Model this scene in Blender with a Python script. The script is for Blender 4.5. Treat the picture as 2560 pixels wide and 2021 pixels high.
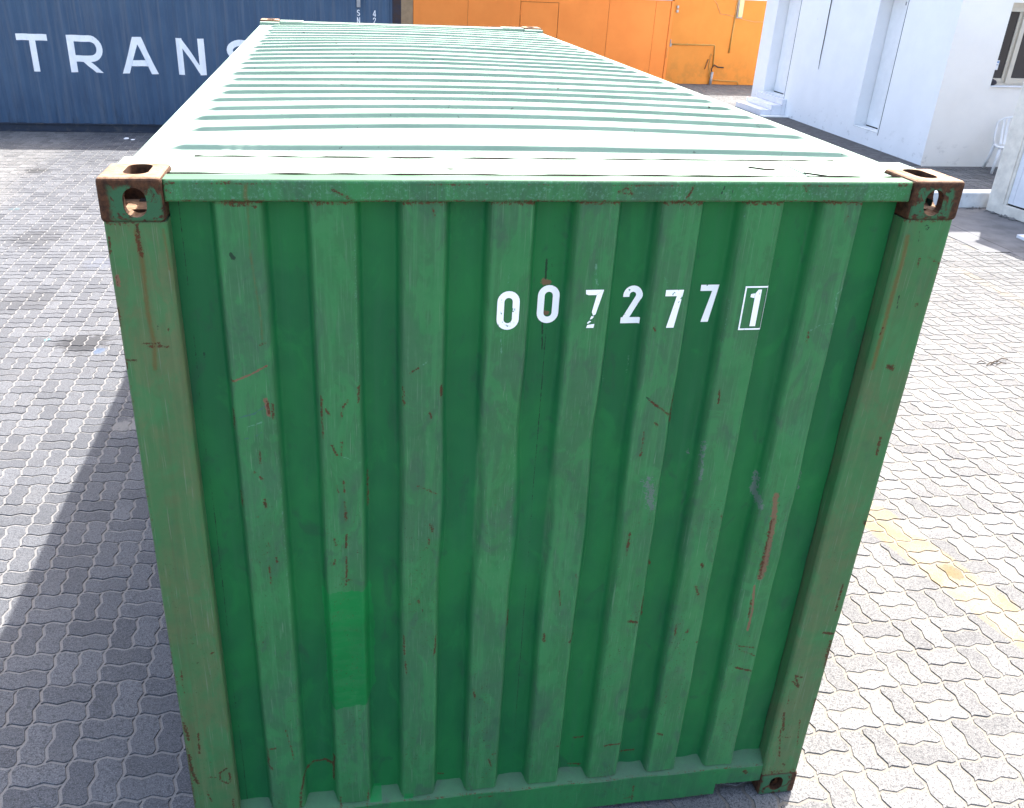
import bpy, bmesh, math, random
import numpy as np
from mathutils import Matrix, Vector, noise as mnoise
random.seed(7); rng = np.random.default_rng(7)
for o in list(bpy.data.objects): bpy.data.objects.remove(o)
scn = bpy.context.scene
COL = scn.collection

# ------------------------------------------------------------------ camera, world, sun, exposure
CAM = Vector((0.6089, -2.341, 3.1218)); YAW, PITCH, ROLL = -0.1692, -0.4627, 0.0428
cy_, sy_, cp_, sp_ = math.cos(YAW), math.sin(YAW), math.cos(PITCH), math.sin(PITCH)
fwd = Vector((-sy_*cp_, cy_*cp_, sp_)); rgt = Vector((cy_, sy_, 0)); upv = rgt.cross(fwd)
r2 = rgt*math.cos(ROLL) + upv*math.sin(ROLL); u2 = -rgt*math.sin(ROLL) + upv*math.cos(ROLL)
cd = bpy.data.cameras.new('camera'); cam = bpy.data.objects.new('camera', cd); COL.objects.link(cam)
cam.matrix_world = Matrix(((r2.x, u2.x, -fwd.x, CAM.x), (r2.y, u2.y, -fwd.y, CAM.y), (r2.z, u2.z, -fwd.z, CAM.z), (0, 0, 0, 1)))
cd.sensor_fit = 'HORIZONTAL'; cd.sensor_width = 36; cd.lens = 36*2192.19/2560
cd.shift_x = 82.72/2560; cd.shift_y = -19.43/2560; cd.clip_start = 0.05; cd.clip_end = 1000
scn.camera = cam

SUN = Vector((0.448, 0.565, 1.0)).normalized()            # direction towards the sun
ELEV = math.asin(SUN.z); AZ = math.atan2(SUN.x, SUN.y)
w = bpy.data.worlds.new('World'); scn.world = w; w.use_nodes = True
nt = w.node_tree; nt.nodes.clear()
sky = nt.nodes.new('ShaderNodeTexSky'); sky.sky_type = 'NISHITA'; sky.sun_disc = False
sky.sun_elevation = ELEV; sky.sun_rotation = AZ; sky.air_density = 1.0; sky.dust_density = 5.0; sky.ozone_density = 0.8
bg = nt.nodes.new('ShaderNodeBackground'); bg.inputs[1].default_value = 0.15
out = nt.nodes.new('ShaderNodeOutputWorld'); nt.links.new(sky.outputs[0], bg.inputs[0]); nt.links.new(bg.outputs[0], out.inputs[0])
sl = bpy.data.lights.new('sun', 'SUN'); sl.energy = 3.4; sl.angle = math.radians(0.53); sl.color = (1.0, 0.965, 0.91)
so = bpy.data.objects.new('sun', sl); COL.objects.link(so); so.location = (20, 25, 40)
so.rotation_euler = SUN.to_track_quat('Z', 'Y').to_euler()
scn.view_settings.view_transform = 'Standard'; scn.view_settings.look = 'None'
scn.view_settings.gamma = 1.0; scn.view_settings.use_curve_mapping = False
scn.view_settings.exposure = 2.18
scn.render.engine = 'CYCLES'
scn.cycles.max_bounces = 7; scn.cycles.diffuse_bounces = 4; scn.cycles.glossy_bounces = 2

# ------------------------------------------------------------------ node helpers
def newmat(name, rough=0.6, spec=0.4, metal=0.0):
    m = bpy.data.materials.new(name); m.use_nodes = True
    b = m.node_tree.nodes['Principled BSDF']
    b.inputs['Roughness'].default_value = rough; b.inputs['Metallic'].default_value = metal
    b.inputs['Specular IOR Level'].default_value = spec
    return m, m.node_tree, b
def N(nt, typ, ins=None, **pr):
    n = nt.nodes.new(typ)
    for k, v in pr.items(): setattr(n, k, v)
    for k, v in (ins or {}).items(): put(nt, n.inputs[k], v)
    return n
def put(nt, sock, v):
    if isinstance(v, bpy.types.NodeSocket): nt.links.new(v, sock)
    elif isinstance(v, (tuple, list)) and len(v) == 3 and sock.type == 'RGBA': sock.default_value = (*v, 1)
    else: sock.default_value = v
def ma(nt, op, a, b=0.0, c=None, clamp=False):
    n = N(nt, 'ShaderNodeMath', {0: a, 1: b}, operation=op, use_clamp=clamp)
    if c is not None: put(nt, n.inputs[2], c)
    return n.outputs[0]
def mixc(nt, f, a, b, mode='MIX'):
    n = N(nt, 'ShaderNodeMix', data_type='RGBA', blend_type=mode)
    put(nt, n.inputs[0], f); put(nt, n.inputs[6], a); put(nt, n.inputs[7], b)
    return n.outputs[2]
def step(nt, v, lo, hi):
    return N(nt, 'ShaderNodeMapRange', {0: v, 1: lo, 2: hi, 3: 0.0, 4: 1.0}, interpolation_type='SMOOTHSTEP').outputs[0]
def pos(nt): return N(nt, 'ShaderNodeNewGeometry').outputs['Position']
def obj_co(nt): return N(nt, 'ShaderNodeTexCoord').outputs['Object']
def scl(nt, v, s): return N(nt, 'ShaderNodeVectorMath', {0: v, 1: s}, operation='MULTIPLY').outputs[0]
def nz(nt, v, s, d=3.0, r=0.55, dist=0.0):
    return N(nt, 'ShaderNodeTexNoise', {'Vector': v, 'Scale': s, 'Detail': d, 'Roughness': r, 'Distortion': dist}).outputs[0]
def sep(nt, v):
    n = N(nt, 'ShaderNodeSeparateXYZ', {0: v}); return n.outputs
def bump(nt, b, h, strength=0.3, dist=0.01):
    n = N(nt, 'ShaderNodeBump', {'Height': h, 'Strength': strength, 'Distance': dist}); nt.links.new(n.outputs[0], b.inputs['Normal'])
def setcol(nt, b, c): put(nt, b.inputs['Base Color'], c)

# ------------------------------------------------------------------ mesh helpers
class MB:
    def __init__(s): s.v = []; s.f = []
    def add(s, vs, fs):
        o = len(s.v); s.v += [tuple(q) for q in vs]; s.f += [tuple(i+o for i in f) for f in fs]; return s
    def box(s, x0, x1, y0, y1, z0, z1):
        return s.add([(x0,y0,z0),(x1,y0,z0),(x1,y1,z0),(x0,y1,z0),(x0,y0,z1),(x1,y0,z1),(x1,y1,z1),(x0,y1,z1)],
                     [(0,3,2,1),(4,5,6,7),(0,1,5,4),(1,2,6,5),(2,3,7,6),(3,0,4,7)])
    def tube(s, pts, r, n=8, caps=True):
        pts = [Vector(p) for p in pts]; R = r if isinstance(r, (list, tuple)) else [r]*len(pts)
        vs = []; fs = []; prev = None
        for i, p in enumerate(pts):
            t = ((pts[min(i+1, len(pts)-1)]-p).normalized() + (p-pts[max(i-1, 0)]).normalized()).normalized()
            a = prev if prev is not None else (Vector((0,0,1)) if abs(t.z) < .9 else Vector((1,0,0)))
            a = (a - t*a.dot(t)).normalized(); prev = a; b = t.cross(a)
            for k in range(n):
                an = 2*math.pi*k/n; vs.append(p + (a*math.cos(an)+b*math.sin(an))*R[i])
        for i in range(len(pts)-1):
            for k in range(n): fs.append((i*n+k, i*n+(k+1) % n, (i+1)*n+(k+1) % n, (i+1)*n+k))
        if caps: fs += [tuple(range(n-1, -1, -1)), tuple(range((len(pts)-1)*n, len(pts)*n))]
        return s.add(vs, fs)
    def grid(s, P):                                        # P[i][j] array of points
        a = np.asarray(P, float); ni, nj, _ = a.shape; o = len(s.v)
        s.v += [tuple(q) for q in a.reshape(-1, 3)]
        s.f += [(o+i*nj+j, o+(i+1)*nj+j, o+(i+1)*nj+j+1, o+i*nj+j+1) for i in range(ni-1) for j in range(nj-1)]
        return s
    def prism(s, poly, a, b, ax=1):                        # poly in the two other axes, extruded a..b along axis ax
        def P(q, t):
            return (q[0], t, q[1]) if ax == 1 else ((t, q[0], q[1]) if ax == 0 else (q[0], q[1], t))
        n = len(poly); vs = [P(q, a) for q in poly] + [P(q, b) for q in poly]
        return s.add(vs, [tuple(range(n)), tuple(range(2*n-1, n-1, -1))] + [((i+1) % n, i, i+n, (i+1) % n+n) for i in range(n)])
    def build(s, name, mat=None, parent=None, smooth=False, bevel=0, seg=2, fix=True):
        me = bpy.data.meshes.new(name); me.from_pydata(s.v, [], s.f)
        if bevel or fix:
            bm = bmesh.new(); bm.from_mesh(me)
            if fix: bmesh.ops.recalc_face_normals(bm, faces=bm.faces)
            if bevel:
                ed = [e for e in bm.edges if len(e.link_faces) == 2 and e.calc_face_angle(0) > 0.5]
                bmesh.ops.bevel(bm, geom=ed, offset=bevel, segments=seg, affect='EDGES', profile=0.5)
            bm.to_mesh(me); bm.free()
        if smooth: me.shade_smooth()
        return link(name, me, mat, parent)
def link(name, me, mat=None, parent=None):
    o = bpy.data.objects.new(name, me); COL.objects.link(o)
    if mat is not None and not me.materials: me.materials.append(mat)
    if parent is not None: o.parent = parent
    return o
def empty(name, loc=(0,0,0), rz=0):
    o = bpy.data.objects.new(name, None); COL.objects.link(o); o.location = loc; o.rotation_euler = (0,0,rz); o.empty_display_size = .2; return o
def tag(o, label=None, cat=None, group=None, kind=None):
    if label: o['label'] = label
    if cat: o['category'] = cat
    if group: o['group'] = group
    if kind: o['kind'] = kind
    return o
def bx(name, dims, mat, parent=None, bevel=0, seg=2): return MB().box(*dims).build(name, mat, parent, bevel=bevel, seg=seg)

# paths and lettering: lists of polygons in (x, z)
def strip(path, wd, closed=False):
    P = [Vector((*p, 0)) for p in path]; n = len(P); L = []; Rr = []
    for i, p in enumerate(P):
        a = P[(i-1) % n] if (closed or i > 0) else None; b = P[(i+1) % n] if (closed or i < n-1) else None
        d1 = (p-a).normalized() if a is not None else None; d2 = (b-p).normalized() if b is not None else None
        if d1 is None: d1 = d2
        if d2 is None: d2 = d1
        n1 = Vector((-d1.y, d1.x, 0)); n2 = Vector((-d2.y, d2.x, 0)); m = (n1+n2)
        m = m.normalized() if m.length > 1e-6 else n1; k = wd/2/max(.5, m.dot(n1))
        L.append(p+m*k); Rr.append(p-m*k)
    q = []
    for i in range(n if closed else n-1):
        j = (i+1) % n; q.append([(L[i].x, L[i].y), (L[j].x, L[j].y), (Rr[j].x, Rr[j].y), (Rr[i].x, Rr[i].y)])
    return q
def arc(cx, cz, rx, rz, a0, a1, n=12):
    return [(cx+rx*math.cos(math.radians(a0+(a1-a0)*i/n)), cz+rz*math.sin(math.radians(a0+(a1-a0)*i/n))) for i in range(n+1)]
def decal(name, polys, mat, parent, yfun, breaks=None, off=0.0012, thick=0.0006):
    """thin paint layer on the surface y = yfun(x, z); each polygon is cut along the corrugation bends and follows them"""
    bm = bmesh.new()
    for i, poly in enumerate(polys):
        vs = [bm.verts.new((p[0], i*0.00002, p[1])) for p in poly]; bm.faces.new(vs)
    if breaks is not None:
        xs = [v.co.x for v in bm.verts]; lo, hi = min(xs), max(xs)
        for b in breaks:
            if lo < b < hi:
                bmesh.ops.bisect_plane(bm, geom=bm.verts[:]+bm.edges[:]+bm.faces[:], plane_co=(b,0,0), plane_no=(1,0,0))
    for v in bm.verts: v.co.y = yfun(v.co.x, v.co.z) - off - v.co.y
    bmesh.ops.recalc_face_normals(bm, faces=bm.faces)
    if sum(f.normal.y for f in bm.faces) > 0: bmesh.ops.reverse_faces(bm, faces=bm.faces)
    r = bmesh.ops.extrude_face_region(bm, geom=bm.faces[:])
    for e in r['geom']:
        if isinstance(e, bmesh.types.BMVert): e.co.y -= thick
    me = bpy.data.meshes.new(name); bm.to_mesh(me); bm.free()
    return link(name, me, mat, parent)
# ------------------------------------------------------------------ materials
def simple(name, col, rough=0.6, spec=0.4, metal=0.0, var=0.12, scale=6.0, bmp=0.0, bscale=200, dirt=None, dscale=3.0, dlo=.55, dhi=.75, local=False):
    m, nt, b = newmat(name, rough, spec, metal)
    p = obj_co(nt) if local else pos(nt)
    n = nz(nt, p, scale, 5, .6)
    lo = tuple(c*(1-var) for c in col); hi = tuple(min(1, c*(1+var)) for c in col)
    c = mixc(nt, step(nt, n, .3, .7), lo, hi)
    if dirt: c = mixc(nt, ma(nt, 'MULTIPLY', step(nt, nz(nt, p, dscale, 8, .65), dlo, dhi), .8), c, dirt)
    setcol(nt, b, c)
    if bmp: bump(nt, b, nz(nt, p, bscale, 4, .6), bmp, .004)
    return m

def green_paint():
    m, nt, b = newmat('weathered_green_paint', .52, .16)
    p = pos(nt)
    A = N(nt, 'ShaderNodeAttribute', attribute_name='wear_a'); B = N(nt, 'ShaderNodeAttribute', attribute_name='wear_b')
    Ac = N(nt, 'ShaderNodeSeparateColor', {0: A.outputs['Color']}); Bc = N(nt, 'ShaderNodeSeparateColor', {0: B.outputs['Color']})
    fade = N(nt, 'ShaderNodeAttribute', attribute_name='fade').outputs['Fac']
    olive = N(nt, 'ShaderNodeAttribute', attribute_name='olive').outputs['Fac']
    streak = nz(nt, scl(nt, p, (34, 34, 1.3)), 1.0, 5, .62)
    fine = nz(nt, scl(nt, p, (190, 190, 9)), 1.0, 3, .6)
    blot = nz(nt, p, 2.3, 4, .6, .4); mid = nz(nt, p, 19, 4, .65, .3); grit = nz(nt, p, 115, 3, .75)
    base = mixc(nt, step(nt, blot, .34, .68), (.0095, .122, .040), (.012, .166, .043))
    base = mixc(nt, ma(nt, 'MULTIPLY', step(nt, streak, .48, .78), .35), base, (.024, .140, .058))
    chalk = mixc(nt, step(nt, blot, .38, .62), (0.0477, 0.1581, 0.072), (0.0369, 0.1751, 0.0608))
    chalk = mixc(nt, ma(nt, 'MULTIPLY', step(nt, mid, .46, .64), .4), chalk, (0.0279, 0.1318, 0.0496))
    chalk = mixc(nt, ma(nt, 'MULTIPLY', step(nt, streak, .50, .66), .8), chalk, (0.0468, 0.2253, 0.0784))
    chalk = mixc(nt, ma(nt, 'MULTIPLY', step(nt, fine, .52, .72), .5), chalk, (0.0882, 0.2312, 0.116))
    scuff = nz(nt, scl(nt, p, (9, 9, 4.5)), 1.0, 6, .7, .8)
    chalk = mixc(nt, ma(nt, 'MULTIPLY', step(nt, scuff, .50, .58), .7), chalk, (0.0414, 0.2227, 0.0736))
    chalk = mixc(nt, ma(nt, 'MULTIPLY', step(nt, scuff, .45, .36), .6), chalk, (0.0468, 0.1173, 0.0688))
    scr = nz(nt, scl(nt, p, (260, 260, 5)), 1.0, 2, .5)
    chalk = mixc(nt, ma(nt, 'MULTIPLY', step(nt, scr, .66, .72), .5), chalk, (0.135, 0.2805, 0.16))
    base = mixc(nt, ma(nt, 'MULTIPLY', step(nt, scuff, .54, .66), .5), base, (.0125, .185, .046))
    base = mixc(nt, ma(nt, 'MULTIPLY', step(nt, scuff, .44, .34), .5), base, (.016, .085, .042))
    c = mixc(nt, ma(nt, 'MULTIPLY', fade, ma(nt, 'ADD', ma(nt, 'MULTIPLY', step(nt, mid, .3, .6), .22), .62)), base, chalk)
    ol = mixc(nt, step(nt, blot, .4, .62), (0.0944, 0.146, 0.06072), (0.0528, 0.1607, 0.05888))
    ol = mixc(nt, ma(nt, 'MULTIPLY', step(nt, streak, .50, .70), .6), ol, (0.1184, 0.1681, 0.07544))
    ol = mixc(nt, ma(nt, 'MULTIPLY', step(nt, fine, .55, .72), .4), ol, (0.0344, 0.141, 0.05704))
    ol = mixc(nt, ma(nt, 'MULTIPLY', step(nt, scuff, .48, .62), .6), ol, (0.048, 0.1845, 0.069))
    ol = mixc(nt, ma(nt, 'MULTIPLY', step(nt, nz(nt, scl(nt, p, (55, 55, .9)), 1.0, 4, .6), .52, .72), .32), ol, (0.084, 0.08036, 0.03864))
    ol = mixc(nt, ma(nt, 'MULTIPLY', step(nt, scr, .64, .70), .55), ol, (0.16, 0.2214, 0.1472))
    c = mixc(nt, ma(nt, 'MULTIPLY', olive, ma(nt, 'ADD', ma(nt, 'MULTIPLY', step(nt, mid, .3, .65), .3), .6)), c, ol)
    nu = sep(nt, N(nt, 'ShaderNodeNewGeometry').outputs['Normal'])[2]
    c = mixc(nt, ma(nt, 'MULTIPLY', step(nt, nu, .45, .75), .38), c, (.095, .15, .11))                         # dust on ledges
    # fresh touch-up coat
    c = mixc(nt, ma(nt, 'MULTIPLY', step(nt, Bc.outputs[2], .45, .55), ma(nt, 'ADD', .72, ma(nt, 'MULTIPLY', step(nt, nz(nt, scl(nt, p, (16, 16, 44)), 1.0, 3, .6), .36, .6), .25))), c, mixc(nt, step(nt, blot, .42, .6), (.0055, .172, .038), (.007, .205, .045)))
    c = mixc(nt, 1.0, c, (1.08, .87, .92), 'MULTIPLY')
    brk = ma(nt, 'MULTIPLY', ma(nt, 'SUBTRACT', ma(nt, 'ADD', ma(nt, 'MULTIPLY', grit, .75), ma(nt, 'MULTIPLY', mid, .25)), .5), 2.6)
    def wearmask(v, amp=1.0, lo=.42, hi=.60):
        return ma(nt, 'MULTIPLY', step(nt, ma(nt, 'ADD', v, ma(nt, 'MULTIPLY', brk, amp)), lo, hi), step(nt, v, .02, .22))
    c = mixc(nt, ma(nt, 'MULTIPLY', wearmask(Bc.outputs[0], .45, .10, 1.05), .75), c, (.105, .072, .020))   # yellow-brown runs
    c = mixc(nt, ma(nt, 'MULTIPLY', wearmask(Bc.outputs[1], 1.5, .55, .75), .7), c, (.115, .135, .135))        # grey primer
    c = mixc(nt, ma(nt, 'MULTIPLY', wearmask(Ac.outputs[2], .9, .45, .8), .5), c, (.13, .27, .19))          # pale scrapes and paler bend lines
    c = mixc(nt, ma(nt, 'MULTIPLY', wearmask(Ac.outputs[1], .8, .4, .7), .7), c, (.20, .075, .055))         # bare pink primer
    c = mixc(nt, ma(nt, 'MULTIPLY', wearmask(B.outputs['Alpha'], .7), .5), c, (.045, .085, .12))            # blue-grey rubs
    c = mixc(nt, ma(nt, 'MULTIPLY', wearmask(A.outputs['Alpha'], .5), .8), c, (.010, .020, .014))           # dark cracks
    rc = mixc(nt, step(nt, grit, .38, .62), (.020, .009, .006), (.088, .030, .015))
    sp = ma(nt, 'MULTIPLY', step(nt, nz(nt, p, 120, 3, .7), .625, .66), ma(nt, 'MULTIPLY', step(nt, nz(nt, scl(nt, p, (8, 8, 2.6)), 1.0, 3, .6), .47, .60), step(nt, sep(nt, p)[2], 1.75, 1.35))); sp = ma(nt, 'MULTIPLY', sp, ma(nt, 'ADD', .25, ma(nt, 'MULTIPLY', fade, .75)))
    rm = ma(nt, 'MAXIMUM', wearmask(Ac.outputs[0], 1.5), ma(nt, 'MULTIPLY', sp, .8))
    c = mixc(nt, ma(nt, 'MULTIPLY', step(nt, Ac.outputs[0], .05, .9), .45), c, (.072, .062, .028))           # rust bleed round the scars
    c = mixc(nt, ma(nt, 'MULTIPLY', rm, .82), c, rc)
    setcol(nt, b, c)
    put(nt, b.inputs['Roughness'], ma(nt, 'ADD', .46, ma(nt, 'MULTIPLY', ma(nt, 'ADD', rm, ma(nt, 'MULTIPLY', fine, .4)), .4)))
    h = ma(nt, 'ADD', ma(nt, 'MULTIPLY', rm, -.7), ma(nt, 'ADD', ma(nt, 'MULTIPLY', mid, .5), ma(nt, 'MULTIPLY', fine, .2)))
    bump(nt, b, h, .22, .004)
    return m

def roof_paint():
    m, nt, b = newmat('chalked_roof_paint', .7, .25)
    p = pos(nt)
    n = nz(nt, p, 3, 6, .6); st = nz(nt, scl(nt, p, (2, 30, 8)), 1.0, 5, .6)
    c = mixc(nt, step(nt, n, .3, .7), (.185, .262, .205), (.235, .312, .25))
    c = mixc(nt, ma(nt, 'MULTIPLY', step(nt, st, .5, .8), .4), c, (.29, .34, .30))
    sp = ma(nt, 'MULTIPLY', step(nt, nz(nt, p, 42, 3, .65), .675, .70), step(nt, nz(nt, p, 1.9, 3, .6), .46, .60))
    sc = ma(nt, 'MULTIPLY', step(nt, nz(nt, scl(nt, p, (6, 90, 30)), 1.0, 4, .6), .70, .76), step(nt, nz(nt, p, 1.1, 3, .6), .56, .66))
    c = mixc(nt, ma(nt, 'MAXIMUM', sp, sc), c, (.028, .016, .012))
    setcol(nt, b, c); bump(nt, b, n, .1, .01)
    return m

def rust_mat(name, green=.5, sun_lift=1.0, a=(.024,.012,.008), c2=(.085,.038,.018), gcol=(.034,.105,.05)):
    m, nt, b = newmat(name, .85, .2)
    p = pos(nt)
    f = nz(nt, p, 55, 8, .68); g = nz(nt, p, 22, 6, .62, .6); l = nz(nt, p, 130, 4, .7)
    c = mixc(nt, step(nt, f, .3, .7), a, c2)
    c = mixc(nt, ma(nt, 'MULTIPLY', step(nt, l, .6, .75), .4), c, (.03, .018, .014))
    if green > 0:
        ng = N(nt, 'ShaderNodeNewGeometry').outputs['Normal']; up = ma(nt, 'ABSOLUTE', sep(nt, ng)[1])
        mask = ma(nt, 'MULTIPLY', step(nt, ma(nt, 'ADD', g, ma(nt, 'MULTIPLY', l, .18)), .62-green*.13, .68-green*.13), ma(nt, 'MULTIPLY', step(nt, up, .6, .95), step(nt, sep(nt, p)[1], .012, .005)))
        ed = ma(nt, 'ADD', ma(nt, 'MULTIPLY', ma(nt, 'SUBTRACT', g, .5), .05), ma(nt, 'ABSOLUTE', ma(nt, 'SUBTRACT', sep(nt, p)[0], 1.219)))
        eh = ma(nt, 'ADD', ma(nt, 'MULTIPLY', ma(nt, 'SUBTRACT', f, .5), .06), sep(nt, p)[2])
        mask = ma(nt, 'MULTIPLY', mask, ma(nt, 'MULTIPLY', step(nt, ed, 1.196, 1.182), step(nt, eh, 2.572, 2.560)))
        c = mixc(nt, mask, c, gcol)
    nu = sep(nt, N(nt, 'ShaderNodeNewGeometry').outputs['Normal'])[2]
    lit_pale = ma(nt, 'MULTIPLY', step(nt, nu, .55, .95), step(nt, ma(nt, 'ADD', g, ma(nt, 'MULTIPLY', l, .3)), .42, .72))
    c = mixc(nt, ma(nt, 'MULTIPLY', step(nt, nu, .55, .95), .55*sun_lift), c, (.24, .115, .055)); c = mixc(nt, ma(nt, 'MULTIPLY', lit_pale, .75*sun_lift), c, (.36, .25, .17))  # sunlit paleness painted onto upward faces and the floors inside the castings
    setcol(nt, b, c); bump(nt, b, ma(nt, 'ADD', f, ma(nt, 'MULTIPLY', l, .6)), .55, .004)
    return m

def blue_paint():
    m, nt, b = newmat('weathered_blue_paint', .5, .4)
    p = pos(nt); s = sep(nt, p)
    st = nz(nt, scl(nt, p, (13, 13, .55)), 1.0, 6, .65); st2 = nz(nt, scl(nt, p, (38, 38, .8)), 1.0, 5, .6); bl = nz(nt, p, 1.6, 5, .6)
    c = mixc(nt, step(nt, bl, .3, .7), (.033, .074, .140), (.043, .090, .160))
    c = mixc(nt, ma(nt, 'MULTIPLY', step(nt, st, .45, .68), .7), c, (.088, .120, .172))
    c = mixc(nt, ma(nt, 'MULTIPLY', step(nt, st2, .6, .78), .45), c, (.118, .148, .198))
    c = mixc(nt, ma(nt, 'MULTIPLY', step(nt, nz(nt, scl(nt, p, (9, 9, .7)), 1.3, 5, .6), .6, .8), .35), c, (.05, .042, .05))
    low = step(nt, s[2], .75, .18)
    c = mixc(nt, ma(nt, 'MULTIPLY', low, ma(nt, 'MULTIPLY', step(nt, nz(nt, scl(nt, p, (10, 10, 2.5)), 1.0, 6, .65), .45, .75), .55)), c, (.016, .020, .03))
    rs = ma(nt, 'MULTIPLY', step(nt, nz(nt, scl(nt, p, (42, 42, 7)), 1.0, 4, .6), .68, .74), step(nt, nz(nt, p, 1.9, 4, .6), .5, .65))
    c = mixc(nt, ma(nt, 'MULTIPLY', rs, .85), c, (.04, .022, .018))
    setcol(nt, b, c); bump(nt, b, bl, .05, .01)
    return m

LINE_A = ((3.98, 1.79), (4.19, .75))
def paver_mat():
    m, nt, b = newmat('concrete_paver', .82, .25)
    p = pos(nt); s = sep(nt, p)
    geo = N(nt, 'ShaderNodeNewGeometry'); oi = N(nt, 'ShaderNodeObjectInfo')
    rnd = ma(nt, 'FRACT', ma(nt, 'ADD', geo.outputs['Random Per Island'], oi.outputs['Random']))
    big = nz(nt, p, .55, 5, .6, .5); mid = nz(nt, p, 3.2, 6, .65); grain = nz(nt, p, 170, 4, .8); gr2 = nz(nt, p, 62, 4, .75)
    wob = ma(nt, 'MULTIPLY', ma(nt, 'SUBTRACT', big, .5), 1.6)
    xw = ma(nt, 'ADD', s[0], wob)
    clean_or_lit = ma(nt, 'MAXIMUM', step(nt, xw, .9, 2.3), step(nt, xw, -3.6, -4.15))  # sunlit brightness painted in right of the container; far left really cleaner
    dk = mixc(nt, rnd, (.069, .0725, .081), (.114, .118, .128)); lt = mixc(nt, rnd, (.120, .119, .117), (.185, .183, .18))  # stained lane; its cool tint paints the bluish shade into the colour
    c = mixc(nt, clean_or_lit, dk, lt)
    c = mixc(nt, ma(nt, 'MULTIPLY', ma(nt, 'MULTIPLY', step(nt, mid, .5, .72), ma(nt, 'SUBTRACT', 1.0, clean_or_lit)), .35), c, (.115, .112, .11))
    c = mixc(nt, ma(nt, 'MULTIPLY', step(nt, mid, .52, .3), .35), c, (.05, .05, .053))
    # exposed dark and pale aggregate
    c = mixc(nt, ma(nt, 'MULTIPLY', step(nt, grain, .50, .58), .7), c, (.026, .027, .030))
    c = mixc(nt, ma(nt, 'MULTIPLY', step(nt, grain, .44, .36), .62), c, (.20, .20, .21))
    c = mixc(nt, ma(nt, 'MULTIPLY', step(nt, gr2, .53, .60), .6), c, (.030, .031, .034)); c = mixc(nt, ma(nt, 'MULTIPLY', step(nt, gr2, .42, .34), .35), c, (.15, .15, .156))
    # oil and paint spots
    def spot(x, y, r, col, a, c, thr=.5):
        d = N(nt, 'ShaderNodeVectorMath', {0: p, 1: (x, y, 0)}, operation='DISTANCE').outputs['Value']
        v = ma(nt, 'ADD', ma(nt, 'DIVIDE', d, r), ma(nt, 'MULTIPLY', ma(nt, 'SUBTRACT', nz(nt, p, 14, 4, .65), .5), 2.2))
        return mixc(nt, ma(nt, 'MULTIPLY', step(nt, v, 1.0, .55), a), c, col)
    c = spot(-1.62, 5.10, .26, (.022, .022, .024), .75, c)
    c = spot(-1.46, 4.93, .07, (.055, .095, .17), .5, c); c = spot(-1.95, 5.2, .035, (.07, .20, .22), .6, c)
    c = spot(-3.52, 9.62, .08, (.07, .14, .155), .35, c); c = spot(-3.75, 9.2, .1, (.06, .08, .13), .35, c)
    c = spot(-1.97, 7.34, .22, (.07, .08, .11), .35, c); c = spot(-3.88, 11.88, .2, (.028, .028, .028), .7, c)
    c = spot(-2.9, 8.3, .4, (.038, .038, .04), .5, c); c = spot(-2.4, 6.2, .35, (.038, .038, .04), .45, c)
    c = spot(-.95, 3.55, .12, (.19, .185, .175), .6, c)
    # worn yellow parking lines
    yel = None
    for (x0, y0), (x1, y1), hw, amt, ylo, yhi in ((LINE_A[0], LINE_A[1], .16, .62, -6, 5.2), ((7.93, 6.25), (7.93, 5.0), .09, .22, 3.4, 7.0)):
        k = (x1-x0)/(y1-y0)
        d = ma(nt, 'ABSOLUTE', ma(nt, 'SUBTRACT', ma(nt, 'SUBTRACT', s[0], x0), ma(nt, 'MULTIPLY', ma(nt, 'SUBTRACT', s[1], y0), k)))
        d = ma(nt, 'ADD', d, ma(nt, 'MULTIPLY', ma(nt, 'SUBTRACT', mid, .5), .05))
        mk = ma(nt, 'MULTIPLY', step(nt, d, hw, hw-.03), ma(nt, 'MULTIPLY', ma(nt, 'MULTIPLY', step(nt, s[1], ylo, ylo+.05), step(nt, s[1], yhi, yhi-.3)), amt))
        yel = mk if yel is None else ma(nt, 'MAXIMUM', yel, mk)
    worn = ma(nt, 'ADD', .45, ma(nt, 'MULTIPLY', step(nt, ma(nt, 'ADD', ma(nt, 'MULTIPLY', mid, .6), ma(nt, 'MULTIPLY', gr2, .5)), .62, .46), .5))
    yc = mixc(nt, step(nt, mid, .35, .65), (.27, .185, .065), (.30, .225, .11))
    c = mixc(nt, ma(nt, 'MULTIPLY', yel, worn), c, yc)
    c = spot(4.12, 1.33, .085, (.06, .04, .012), .55, c)
    setcol(nt, b, c); bump(nt, b, ma(nt, 'ADD', ma(nt, 'MULTIPLY', grain, .6), gr2), .5, .0035)
    return m

def sand_mat():
    m, nt, b = newmat('joint_sand', .9, .15)
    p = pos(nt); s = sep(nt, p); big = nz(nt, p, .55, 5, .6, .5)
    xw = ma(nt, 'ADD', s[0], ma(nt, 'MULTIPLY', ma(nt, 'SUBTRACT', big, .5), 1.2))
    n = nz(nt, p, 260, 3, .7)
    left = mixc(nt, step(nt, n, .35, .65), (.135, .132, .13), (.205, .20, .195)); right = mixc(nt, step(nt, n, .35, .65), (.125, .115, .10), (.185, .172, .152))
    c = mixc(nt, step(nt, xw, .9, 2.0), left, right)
    far = ma(nt, 'MAXIMUM', step(nt, s[1], 15, 16), 0.0)
    c = mixc(nt, far, c, (.17, .167, .163))
    setcol(nt, b, c); bump(nt, b, n, .5, .004)
    return m

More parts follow.
